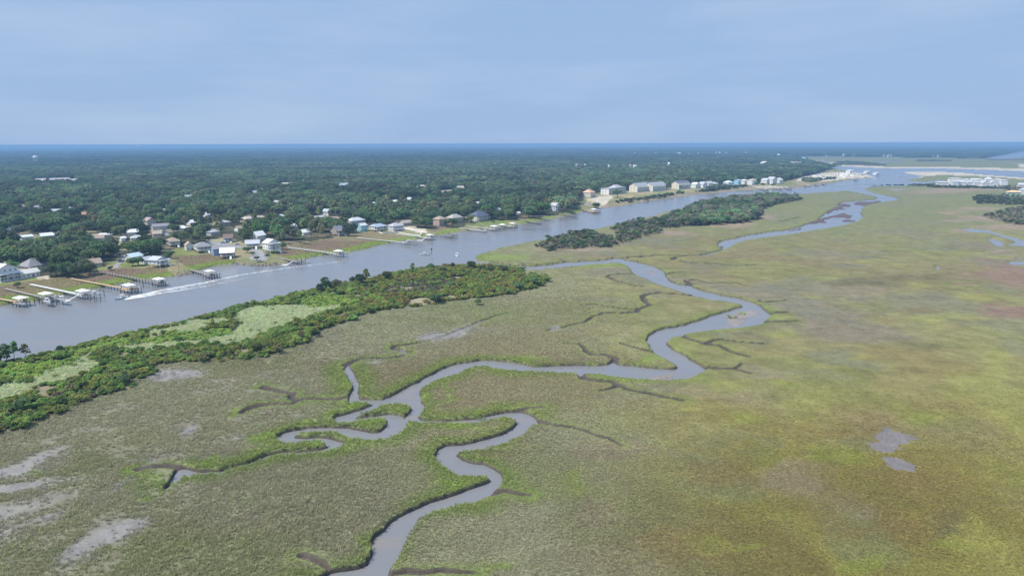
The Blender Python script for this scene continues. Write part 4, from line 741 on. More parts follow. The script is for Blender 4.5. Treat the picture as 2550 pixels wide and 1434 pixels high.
def tree(x, y, z, kind, s, label, group, r, cat='tree', c=None):
    v = int(r.integers(0, len(KINDS[kind]))); cm, tm, _ = KINDS[kind][v]
    e = link(KN[kind], None, None, (x, y, z), r.uniform(0, 6.28), (s*r.uniform(.9, 1.12), s*r.uniform(.9, 1.12), s))
    tag(e, label, cat, group); a = link('crown', cm, e); b = link('trunk', tm, e)
    a['col'] = [float(q) for q in (treecol(kind, r) if c is None else c)]+[1.0]; CROWN0.setdefault((kind, v), a); return e
nmh = [(h[0], G(h[1], h[2])) for h in HOUSES[:60]]
hxy = np.array([[float(n_[1][0]), float(n_[1][1])] for n_ in nmh])
def shortlab(s, n=8):
    q = s.split(',')[0].split(); q = q[:n]
    while q and q[-1] in ('a', 'the', 'of', 'behind', 'with', 'beside', 'under', 'on', 'and', 'in', 'at', 'by', 'from', 'above', 'standing', 'out', 'row', 'an', 'its', 'dark', 'white', 'big', 'far', 'tall'): q.pop()
    return ' '.join(q)
nlab = {}
for i in near_i:
    x, y, kd_, s_, rg = A[i]; z = float(samp(Z, np.array([x]), np.array([y]))[0])
    px1, py1 = P(x, y)
    if rg == 1:
        zone = 'the low hummock nearest the creek' if px1 < 1560 else ('the middle hummock' if px1 < 1650 else ('the big wooded hummock' if px1 < 2000 else 'the salt flat at right'))
        lab = '%s on %s' % (['grey-green oak', 'small pine', 'dark cedar'][int(kd_)], zone); grp = 'trees of the marsh hummocks'
    else:
        d = np.hypot(hxy[:, 0]-x, hxy[:, 1]-y); j = int(np.argmin(d)); base = ['dark live oak', 'lighter green pine', 'cedar'][int(kd_)]
        lab = '%s %s %s' % (base, 'beside' if d[j] < 30 else 'in the woods near', 'the '+shortlab(HOUSES[j][0], 11 if d[j] < 30 else 8)); grp = 'mainland trees among the waterfront houses'
        lab = ' '.join(lab.split()[:16])
    tree(x, y, z, int(kd_), s_, lab, grp, tr)
for (x, y, kd_, s_, lb) in SA:
    z = float(samp(Z, np.array([x]), np.array([y]))[0])
    c = np.array([.10,.125,.035]) if 'yellow-green' in lb else (np.array([.085,.105,.065]) if 'pale' in lb else None)
    tree(x, y, z, kd_, s_, lb, None, tr, c=c)
for kd_ in range(3):
    for v in range(len(KINDS[kd_])):
        if (kd_, v) not in CROWN0: tree(*A[rest[kd_*5+v]][:2], 1.6, kd_, .9, 'tree deep in the mainland woods', 'mainland trees among the waterfront houses', tr)
protos = []; vid = {}
for kd_ in range(3):
    for v in range(len(KINDS[kd_])):
        if (kd_, v) in CROWN0: vid[(kd_, v)] = len(protos); protos.append(CROWN0[(kd_, v)])
def mass(name, idx, label):
    a = A[idx]; n = len(a); r = tr; kd_ = a[:, 2].astype(int); va = np.zeros(n, int)
    for k_ in range(3):
        opts = [vid[q] for q in vid if q[0] == k_]; m_ = kd_ == k_
        if m_.any(): va[m_] = np.array(opts)[r.integers(0, len(opts), m_.sum())]
    tone = (.50+1.0*fbm(a[:, 0], a[:, 1], 70, 91, 3))[:, None]*np.where(fbm(a[:, 0], a[:, 1], 160, 92, 2) > .56, .72, 1.0)[:, None]
    base = tone*np.array([[.132,.192,.092],[.255,.290,.135],[.100,.140,.066]])[kd_]*r.uniform(.60, 1.50, (n, 1))*(1+.10*r.normal(size=(n, 3)))
    br_ = r.uniform(size=n) < .02; base[br_] = np.array([.10,.085,.055]); br_ = (a[:, 4] == 1) & (r.uniform(size=n) < .35); base[br_] = np.array([.22,.22,.165]); base[a[:, 4] == 1] *= 1.25
    s_ = a[:, 3]; sc_ = np.stack([s_*r.uniform(.85, 1.2, n), s_*r.uniform(.85, 1.2, n), s_], 1)
    z = samp(Z, a[:, 0], a[:, 1]); ob = scatter(name, np.stack([a[:, 0], a[:, 1], z], 1), sc_, r.uniform(0, 6.28, n), np.clip(base, .01, .5), va, protos); tag(ob, label, 'woodland', kind='stuff'); return ob
mass('mainland_woods', rest[A[rest, 4] == 0], 'dense dark green woods covering the mainland behind the houses')
mass('hummock_woods', rest[A[rest, 4] == 1], 'grey-green trees crowding the marsh hummocks')
print('trees', len(A))
# farther woods: groves, then a rolling canopy out to the horizon
GRV = []
for i in range(3):
    me = grove('grove_canopy', 200+i, 16, 46, 13)
    x0, y0 = [(-1500, 3150), (-700, 3200), (300, 3170)][i]
    o = link('tree_grove', me, None, (x0, y0, 1.5), i*1.1); o['col'] = [.05, .068, .032, 1.0]; tag(o, ['dense tree grove far out on the left woods', 'dense tree grove far out left of centre', 'dense tree grove far out right of centre'][i], 'grove', 'far groves'); GRV.append(o)
gx, gy = jgrid(2950, 13500, 36, .92, 9); k = samp(mForest, gx, gy) & (samp(w_river, gx, gy) > 8); gx, gy = gx[k], gy[k]
k = clear_ok(gx, gy, np.full(gx.shape, 40.), np.full(gx.shape, 13.)); gx, gy = gx[k], gy[k]; px_, py_ = P(gx, gy); k = (px_ > -150) & (px_ < 2700); gx, gy = gx[k], gy[k]
n = len(gx); cc = (.45+1.05*fbm(gx, gy, 260, 93, 3))[:, None]*np.array([.130,.176,.092])*tr.uniform(.7, 1.35, (n, 1))*(1+.12*tr.normal(size=(n, 3))); hs = tr.uniform(.8, 1.3, n)*(.8+.5*fbm(gx, gy, 300, 77, 3))
fw = scatter('far_woods', np.stack([gx, gy, np.full(n, 1.5)], 1), np.stack([np.ones(n), np.ones(n), hs], 1), tr.uniform(0, 6.28, n), np.clip(cc, .01, .3), tr.integers(0, 3, n), GRV)
tag(fw, 'blue-hazed forest stretching towards the horizon', 'woodland', kind='stuff'); print('groves', n)
v2 = np.linspace(H/60000, H/12500, 60); u2 = np.linspace(-1.0, 1.0, 900); U2, V2 = np.meshgrid(u2, v2); Y2 = H/V2; X2 = U2*Y2
nn = vnoise(X2/38, Y2/120, 5)*.5+vnoise(X2/110, Y2/300, 6)*.5; fb = fbm(X2, Y2, 900, 81, 4)
Z2 = 8+9*nn+5*(fb-.5)
fm = gridmesh('horizon_forest', X2, Y2, Z2); cH = np.array([.125,.165,.085])*(.55+.9*vnoise(X2/60, Y2/160, 9))[..., None]; setcol(fm, 'col', cH); setflt(fm, 'wet', np.zeros(X2.shape)); fm.materials.append(gme.materials[0])
fo = link('horizon_forest', fm); tag(fo, 'far forest canopy fading to blue at the horizon', 'woodland', kind='stuff')
# ------------------------------------------------------------------ island scrub
sr = np.random.default_rng(33)
sx, sy = jgrid(150, 620, 2.35, 1.0, 44); k = samp(mIsl, sx, sy) & (samp(w_river, sx, sy) > 1.2); sx, sy = sx[k], sy[k]; px_, py_ = P(sx, sy); k = (px_ > -140); sx, sy, px_, py_ = sx[k], sy[k], px_[k], py_[k]
md_ = samp(mMead, sx, sy); lm = samp(mLime, sx, sy); sd_ = samp(mSand, sx, sy); n12s = samp(n12, sx, sy); n25s = samp(n25, sx, sy)
dens = np.where(md_, .05, np.where(lm, .95, .93)); dens = np.where(sd_, .04, dens); dens = np.where((~md_) & (~lm) & (n12s > .66), .25, dens)
k = sr.uniform(size=sx.shape) < dens; sx, sy, px_, py_, md_, lm, n25s = sx[k], sy[k], px_[k], py_[k], md_[k], lm[k], n25s[k]
n = len(sx); DK = np.array([.180,.255,.072]); GRN = np.array([.245,.355,.090]); LIM = np.array([.340,.480,.115]); OLV = np.array([.255,.285,.080]); RST = np.array([.285,.230,.088]); GRYB = np.array([.26,.235,.215])
sc_ = np.tile(DK, (n, 1)); u_ = sr.uniform(size=n)
sc_[u_ > .45] = GRN; sc_[u_ > .72] = OLV
eastp = sstep(760, 960, px_)*sstep(1330, 1250, px_); q = sr.uniform(size=n); sc_[(q < eastp*.62) & (n25s < .60)] = OLV*1.02; sc_[(q < eastp*.16)] = RST; 
sc_[lm] = LIM; sc_[lm & (u_ > .75)] = GRN*1.2
ro = (u_ > .93) & ~lm; sc_[ro & (q < .25)] = np.array([.19,.17,.11])
dead = (np.hypot((px_-1050)/95, (py_-722+(px_-1050)*.09)/16) < 1) & (q < .85); sc_[dead] = GRYB
scol = np.clip(vary(sc_, sr, .22), .01, .5)
var = sr.integers(0, 4, n); var[lm] = 4+sr.integers(0, 2, lm.sum()); var[md_] = 4; var[dead] = 6
ss = sr.uniform(.52, 1.0, n)*np.where(lm, .95, 1.0); ss *= np.where((~lm) & (sr.uniform(size=n) < .10), 1.35, 1)
ss = np.where((py_ > 860) & ~lm, ss*.88, ss)
edge = samp(w_river, sx, sy) < 7
shp = np.stack([ss*sr.uniform(.85, 1.25, n), ss*sr.uniform(.85, 1.25, n), ss*sr.uniform(.6, 1.0, n)*np.where(edge, .85, 1)], 1); zz = samp(Z, sx, sy)-.1
SM = SHRUB+LOWB+DEAD[:1]; sz = ss*np.where(var > 3, .5, 1)/np.hypot(sx, sy)*np.where((px_ < 3) | (px_ > 2547), 0, 1); od = np.argsort(-sz); pick = list(od[:270]); first = {}
for v in range(7):
    if not any(var[i] == v for i in pick): pick.append(int(np.where(var == v)[0][0]))
zonelab = lambda a, b: ('the lower left corner of the near island' if a < 130 else 'the island hedge above the pale mud pool' if a < 330 else 'the southern island hedge below the pale meadow' if a < 640 else 'the middle of the southern island hedge' if a < 900 else 'the rusty scrub at the island head')
for i in pick:
    v = int(var[i]); o = link('low_bush' if v in (4, 5) else ('dead_shrub' if v == 6 else 'shrub'), SM[v], None, (sx[i], sy[i], zz[i]), sr.uniform(0, 6.28), tuple(float(t_) for t_ in shp[i])); o['col'] = [float(t_) for t_ in scol[i]]+[1.0]
    c_ = scol[i]; nm = 'grey leafless' if v == 6 else ('rusty brown' if c_[0] > c_[1]*1.15 else ('lime green' if c_[1] > .40 else ('olive' if c_[0] > c_[1]*.84 else ('bright green' if c_[1] > .28 else 'dark green'))))
    tag(o, '%s shrub in %s' % (nm, zonelab(px_[i], py_[i])), 'shrub', 'shrubs of the near island'); first.setdefault(v, o)
keep = np.ones(n, bool); keep[pick] = False
sb = scatter('island_scrub', np.stack([sx, sy, zz], 1)[keep], shp[keep], sr.uniform(0, 6.28, keep.sum()), scol[keep], var[keep], [first[v] for v in range(7)])
tag(sb, 'thick green and rusty scrub covering the near island', 'scrub', kind='stuff'); print('shrubs', n)
# pale meadow grass on the island
mx_, my_ = jgrid(150, 560, 1.15, 1.0, 45); k = samp(mMead & mIsl, mx_, my_); mx_, my_ = mx_[k], my_[k]; px_, py_ = P(mx_, my_); k = px_ > -100; mx_, my_ = mx_[k], my_[k]; n = len(mx_)
mc = vary(np.tile(np.array([.52,.57,.34]), (n, 1)), sr, .18); s_ = sr.uniform(.9, 1.5, n)
mo = scatter('meadow_grass', np.stack([mx_, my_, samp(Z, mx_, my_)], 1), np.stack([s_*1.4, s_*1.4, s_*.6], 1), sr.uniform(0, 6.28, n), mc, sr.integers(0, 3, n), tp); tag(mo, 'pale reedy meadow grass in the middle of the near island', 'grass', kind='stuff')
# scattered low bushes along the far shores, tiny dark clumps
bx, by = jgrid(900, 2600, 7.0, .9, 46); px_, py_ = P(bx, by); inb = np.zeros(bx.shape, bool)
for p in [pts('1530,502 1580,498 1700,480 1700,484 1600,498 1540,508'), pts('1730,480 1790,468 1860,464 1860,468 1760,480'), pts('2310,464 2490,468 2490,472 2310,468'), pts('1995,448 2080,444 2080,448 2000,454'), pts('2180,461 2320,461 2320,464 2180,464'), pts('2420,488 2560,500 2560,512 2430,508')]: inb |= inpoly(px_, py_, p)
bx, by = bx[inb], by[inb]; k = (sr.uniform(size=bx.shape) < .6) & (samp(w_river, bx, by) > 2); bx, by = bx[k], by[k]; n = len(bx); s_ = sr.uniform(.8, 1.5, n)
ux, uy = jgrid(330, 2600, 4.2, .95, 47); k = samp(mHum & ~mForest, ux, uy) & (samp(w_river, ux, uy) > 2) & (sr.uniform(size=ux.shape) < np.where(P(ux, uy)[0] > 2400, .15, .55)); ux, uy = ux[k], uy[k]; px_, py_ = P(ux, uy); k = (px_ > 1280) & (px_ < 2660); ux, uy = ux[k], uy[k]; n = len(ux); s_ = sr.uniform(.5, 1.1, n)
uc = np.array([[.10,.14,.07],[.19,.19,.145],[.13,.16,.085]])[sr.integers(0, 3, n)]
uo = scatter('hummock_scrub', np.stack([ux, uy, samp(Z, ux, uy)], 1), np.stack([s_, s_, s_], 1), sr.uniform(0, 6.28, n), vary(uc, sr, .2), sr.integers(0, 4, n), [first[v] for v in range(4)])
tag(uo, 'grey-green scrub filling the marsh hummocks under the trees', 'scrub', kind='stuff')
n = len(bx); s_ = sr.uniform(.8, 1.5, n)
so_ = scatter('shore_scrub', np.stack([bx, by, samp(Z, bx, by)], 1), np.stack([s_*1.2, s_*1.2, s_*.9], 1), sr.uniform(0, 6.28, n), vary(np.tile(np.array([.08,.11,.045]), (n, 1)), sr, .3), sr.integers(0, 4, n), [first[v] for v in range(4)])
tag(so_, 'low dark scrub dotted along the far shores', 'scrub', kind='stuff')
# ------------------------------------------------------------------ mesh builder for built things
class MB:
    def __init__(s): s.v = []; s.f = []; s.m = []
    def add(s, v, f, mi=0):
        o = len(s.v); s.v += [tuple(p) for p in v]; s.f += [tuple(i+o for i in q) for q in f]; s.m += [mi]*len(f); return s
    def box(s, x0, x1, y0, y1, z0, z1, mi=0):
        return s.add([(x0,y0,z0),(x1,y0,z0),(x1,y1,z0),(x0,y1,z0),(x0,y0,z1),(x1,y0,z1),(x1,y1,z1),(x0,y1,z1)], [(3,2,1,0),(4,5,6,7),(0,1,5,4),(1,2,6,5),(2,3,7,6),(3,0,4,7)], mi)
    def prism(s, prof, a, b, axis='x', mi=0):
        n = len(prof); mk = (lambda t, p: (t, p[0], p[1])) if axis == 'x' else (lambda t, p: (p[0], t, p[1]))
        v = [mk(a, p) for p in prof]+[mk(b, p) for p in prof]
        return s.add(v, [tuple(range(n))[::-1], tuple(range(n, 2*n))]+[(i, (i+1) % n, (i+1) % n+n, i+n) for i in range(n)], mi)
    def mesh(s, name, mats, smooth=False): 
        me = mesh_from(name, s.v, s.f, mats, smooth, s.m if len(mats) > 1 else None)
        import bmesh
        bm = bmesh.new(); bm.from_mesh(me); bmesh.ops.recalc_face_normals(bm, faces=bm.faces); bm.to_mesh(me); bm.free(); return me
def cmat(c, kind='paint'):
    nm = '%s_%d_%d_%d' % ((kind,)+tuple(int(t_*100) for t_ in c))
    if kind == 'roof': return flat(nm, c, .8, .14, 1.2)
    return flat(nm, c, .65, .07, .5)
GLASS = flat('window_glass', (.11,.13,.16), .12, .2, .4, spec=.6); TRIM = flat('white_trim', (.80,.80,.78), .6, .05, .6); DARKW = flat('dark_timber', (.105,.09,.08), .85, .3, 1.5); GREYW = flat('weathered_timber', (.30,.275,.25), .9, .25, 1.2); PALEW = flat('pale_timber', (.56,.56,.53), .85, .15, 1.0); TANW = flat('new_timber', (.50,.36,.22), .85, .18, 1.0)
CONC = flat('concrete', (.42,.41,.40), .9, .12, .8)
def unit_window():
    m = MB(); m.box(-.5, .5, -.04, .05, 0, 1, 0); m.box(-.40, .40, -.07, -.035, .08, .92, 1); m.box(-.03, .03, -.09, -.068, .08, .92, 0); m.box(-.40, .40, -.09, -.068, .47, .52, 0); return m.mesh('window', [TRIM, GLASS])
WIN = unit_window(); DOORM = MB().box(-.5, .5, -.06, .05, 0, 1, 0).box(-.38, .38, -.08, -.058, .45, .92, 1).mesh('door', [flat('door_paint', (.30,.17,.13), .5), GLASS])
POSTM = MB().box(-.12, .12, -.12, .12, 0, 1).mesh('post', [TRIM]); PILEM = MB().box(-.16, .16, -.16, .16, 0, 1).mesh('piling', [GREYW])
def rooffaces(kind, w, d, z, rh, ov=.55, th=.18):
    m = MB(); a, b = w/2+ov, d/2+ov; dz = rh*ov/(d/2) if kind == 'gable' else 0
    if kind == 'gable':
        e = z-rh*ov/(d/2)
        m.prism([(-b, e), (0, z+rh), (b, e), (b, e+th), (0, z+rh+th*1.2), (-b, e+th)], -a, a, 'x')
    elif kind == 'gablefront':
        e = z-rh*ov/(w/2)
        m.prism([(-a, e), (0, z+rh), (a, e), (a, e+th), (0, z+rh+th*1.2), (-a, e+th)], -b, b, 'y')
    else:
        r = max(w-d, 0)/2 if w > d else 0; ry = max(d-w, 0)/2; z0 = z-.05
        v = [(-a,-b,z0),(a,-b,z0),(a,b,z0),(-a,b,z0),(-a,-b,z0+th),(a,-b,z0+th),(a,b,z0+th),(-a,b,z0+th),(-r-.01,-ry-.01,z+rh),(r+.01,-ry-.01,z+rh),(r+.01,ry+.01,z+rh),(-r-.01,ry+.01,z+rh)]
        m.add(v, [(3,2,1,0),(0,1,5,4),(1,2,6,5),(2,3,7,6),(3,0,4,7),(4,5,9,8),(5,6,10,9),(6,7,11,10),(7,4,8,11),(8,9,10,11)])
    return m
def gz(x, y): return float(samp(Z, np.array([x]), np.array([y]))[0])
def house(label, px, py, w, d, h, st, rk, rh, wc, rc, yaw, fl, group=None, name='house'):
    if px > 2300: w *= .74; d *= .9; rc = rc if rc == PLY else (.50,.52,.54)
    if py > 500 or px < 1300: w *= .88; d *= .9; h *= .93; rh *= .95
    p = GV(px, py, 1.5); z0 = max(gz(p.x, p.y), .4)-.05; p = GV(px, py, z0)
    yr = shore_yaw(p.x, p.y) if p.x < 900 else .45
    yr += rad(yaw) + random.uniform(-.05, .05)
    if px > 2300: yr = rad(-18)+rad(yaw)+random.uniform(-.1, .1)
    e = link(name, None, None, p, yr); tag(e, label, 'house' if name != 'garage' else 'garage', group)
    zb = st if st else 0.0
    m = MB(); b = zb-.0 if st else -.4
    if rk == 'gable': m.prism([(-d/2, b), (d/2, b), (d/2, zb+h), (0, zb+h+rh-.05), (-d/2, zb+h)], -w/2, w/2, 'x')
    elif rk == 'gablefront': m.prism([(-w/2, b), (w/2, b), (w/2, zb+h), (0, zb+h+rh-.05), (-w/2, zb+h)], -d/2, d/2, 'y')
    else: m.box(-w/2, w/2, -d/2, d/2, b, zb+h)
    link('wall', m.mesh('wall', [cmat(wc)]), e)
    link('roof', rooffaces(rk, w, d, zb+h, rh).mesh('roof', [cmat(rc, 'roof')]), e)
    near_ = 'N' in fl
    ns = max(1, int(round(h/3.0))); sh = h/ns
    if 'V' in fl or near_:
        nw = max(2, int(w/(2.7 if near_ else 4.5))); nd = max(1, int(d/(3.4 if near_ else 6)))
        for s_ in range(ns):
            zz_ = zb+s_*sh+.85
            for k_ in range(nw):
                x_ = -w/2+w*(k_+.5)/nw
                if s_ == 0 and k_ == nw//2 and near_: link('door', DOORM, e, (x_, -d/2-.05, zb+.05), 0, (1.1, 1, 2.1)); continue
                link('window', WIN, e, (x_, -d/2-.05, zz_), 0, (1.25, 1, min(1.5, sh-1.2)))
            for k_ in range(nd):
                y_ = -d/2+d*(k_+.5)/nd
                link('window', WIN, e, (-w/2-.05, y_, zz_), -math.pi/2, (1.15, 1, min(1.45, sh-1.2)))
                if near_: link('window', WIN, e, (w/2+.05, y_, zz_), math.pi/2, (1.15, 1, min(1.45, sh-1.2)))
    if st:
        nx = max(3, int(w/3.4)); 
        for i in range(nx):
            for j in range(3): link('piling', PILEM, e, (-w/2+.3+(w-.6)*i/(nx-1), -d/2+.3+(d-.6)*j/2, -.4), 0, (1, 1, st+.39))
    if 'P' in fl:
        nl = 2 if h > 5.5 else 1
        for q in range(nl):
            zz_ = zb+q*sh; 
            link('porch_deck', MB().box(-w/2, w/2, -d/2-2.6, -d/2-.01, zz_-.2, zz_).box(-w/2, w/2, -d/2-2.58, -d/2-2.5, zz_+.85, zz_+.97).box(-w/2, w/2, -d/2-2.57, -d/2-2.51, zz_+.35, zz_+.42).mesh('porch_deck', [TRIM]), e)
        link('porch_roof', MB().prism([(-d/2-2.9, zb+nl*sh-.55), (-d/2-.02, zb+nl*sh-.1), (-d/2-.02, zb+nl*sh+.05), (-d/2-2.9, zb+nl*sh-.4)], -w/2-.2, w/2+.2, 'x').mesh('porch_roof', [cmat(rc, 'roof')]), e)
        np_ = max(3, int(w/3.2))
        for i in range(np_): link('porch_post', POSTM, e, (-w/2+.2+(w-.4)*i/(np_-1), -d/2-2.45, -.4), 0, (1, 1, zb+nl*sh-.1))
        link('stair', MB().prism([(-d/2-2.6, zb), (-d/2-2.6, zb-.25), (-d/2-2.6-max(zb, .5)*1.2, -.3), (-d/2-2.6-max(zb, .5)*1.2, 0)], w*.2, w*.2+1.4, 'x').mesh('stair', [TRIM]), e)
    if near_ and rk != 'hip' and w > 11: link('chimney', MB().box(w*.2, w*.2+.9, .8, 1.7, zb+h, zb+h+rh+.9).mesh('chimney', [cmat(BRICK)]), e)
    return e
for i, h in enumerate(HOUSES): house(*h, name='garage' if 'garage in front' in h[0] else 'house')
fr = random.Random(4)
def farlabel(x, y):
    return 'tiny pale house far off %s' % ('in the middle of the mainland woods' if y > 410 else 'on the far marsh edge' if x > 1900 else 'along the distant treeline above the condominiums' if x > 1500 else 'above the left woods')
for (x, y) in FARH:
    k_ = fr.choice([WHITE, WHITE, (.72,.70,.64)]); big_ = 1.0+max(0, (400-y)/60)
    house(farlabel(x, y), x, y, 15*big_, 11*big_, 8*big_, 0, fr.choice(['gable', 'hip', 'gablefront']), 4*big_, k_, fr.choice([LGREY, METAL, TAN]), fr.uniform(-40, 40), '', 'scattered far houses')
for k_, (x, y) in enumerate(WOODH):
    house('small %s roof half hidden among the oaks behind the left shore' % ['white', 'pale grey', 'tan', 'silver'][k_ % 4], x, y, 12, 8, 3.4, 0, ['gable', 'hip'][k_ % 2], 2.6, [WHITE, (.68,.66,.62)][k_ % 2], [METAL, LGREY, TAN, (.66,.68,.70)][k_ % 4], fr.uniform(-50, 50), '', 'half-hidden roofs in the woods')
def condo(label, px, py, w, d, h, rk):
    p = GV(px, py, 1.5); e = link('condominium', None, None, GV(px, py, max(gz(p.x, p.y), .5)-.05), shore_yaw(p.x, p.y)); tag(e, label, 'condominium', 'condominium row by the river')
    fc = (.72,.74,.78) if rk == 'flat' else (.70,.72,.76); m = MB()
    if rk == 'flat': m.box(-w/2, w/2, -d/2, d/2, -.4, h)
    else: m.prism([(-d/2, -.4), (d/2, -.4), (d/2, h), (0, h+4.4), (-d/2, h)], -w/2, w/2, 'x')
    link('wall', m.mesh('wall', [cmat(CREAM if rk != 'flat' else WHITE)]), e)
    if rk == 'flat':
        link('roof', MB().box(-w/2-.4, w/2+.4, -d/2-2.2, d/2+.4, h, h+.5).mesh('roof', [cmat((.40,.42,.46), 'roof')]), e)
        hp = rooffaces('hip', 24, 15, h+.5, 4.4, .3); o = link('upper_roof', hp.mesh('upper_roof', [cmat((.42,.43,.46), 'roof')]), e, (w*.16, 1.0, .45))
    else: link('roof', rooffaces('gable', w, d, h, 4.5, .7, .3).mesh('roof', [cmat((.34,.36,.41) if 'dark' not in label else (.16,.17,.22), 'roof')]), e)
    link('facade', MB().box(-w/2+.02, w/2-.02, -d/2-.012, -d/2+.2, -.3, h-.02).mesh('facade', [cmat((.80,.80,.80))]), e)
    nb = int(w/4.4); bal = MB().box(-1.7, 1.7, -2.0, 0, -.15, 0).box(-1.7, 1.7, -2.0, -1.9, 0, 1.0).mesh('balcony', [TRIM])
    opn = MB().box(-1.5, 1.5, -.06, .05, 0, 2.2, 0).box(-.05, .05, -.12, -.061, 0, 2.2, 1).mesh('balcony_door', [GLASS, TRIM]); pier_ = MB().box(-.25, .25, -2.1, 0, -.4, h-.02).mesh('pier', [TRIM])
    for i in range(nb):
        x_ = -w/2+w*(i+.5)/nb
        link('divider', pier_, e, (-w/2+w*i/nb+.26, -d/2-.01, 0))
        for s_ in range(3):
            zz_ = .2+s_*h/3; o = link('balcony', bal, e, (x_, -d/2-.02, zz_)); link('balcony_door', opn, o, (0, -.02, .1))
    for s_ in range(3):
        for y_ in (-d*.22, d*.22): link('window', WIN, e, (-w/2-.05, y_, .9+s_*h/3), -math.pi/2, (1.3, 1, 1.5))
for c in CONDOS: condo(*c)
# ------------------------------------------------------------------ camper park on the sandy point
cm = MB(); cm.prism([(-1.3, .5), (1.3, .5), (1.3, 2.9), (1.0, 3.2), (-1.0, 3.2), (-1.3, 2.9)], -5.5, 5.5, 'x', 0); 
for x_ in (-3.5, -.5, 2.8): cm.box(x_-.6, x_+.6, -1.36, -1.30, 1.4, 2.2, 1)
cm.box(-5.2, 5.2, -1.1, 1.1, .15, .5, 2); cmesh = cm.mesh('camper_body', [cmat((.80,.80,.80)), GLASS, DARKW]); awn = MB().prism([(-4.2, 2.2), (-1.32, 2.8), (-1.32, 2.9), (-4.2, 2.3)], -4, 3.5, 'x').mesh('awning', [cmat((.74,.72,.68))])
kq = 0
for r_ in range(5):
    for c_ in range(0, 9):
        if (r_+c_) % 3 == 2: continue
        tx = 2000+c_*17+r_*9+fr.uniform(-4, 4); ty = 449-r_*3.1-c_*1.25+fr.uniform(-.5, .5)
        if not inpoly(np.array([tx]), np.array([ty]), SAND[0])[0]: continue
        p = GV(tx, ty, .8); e = link('camper_trailer', None, None, p, .45+fr.choice([0, 0, 1.57])+fr.uniform(-.1, .1), (1.1, 1.1, 1.1)); link('body', cmesh, e); link('awning', awn, e)
        tag(e, 'white camper trailer parked on the pale sandy point, %s' % ['row nearest the river', 'second row from the river', 'middle row', 'row behind the middle', 'row nearest the woods'][r_], 'trailer', 'campers on the sandy point')
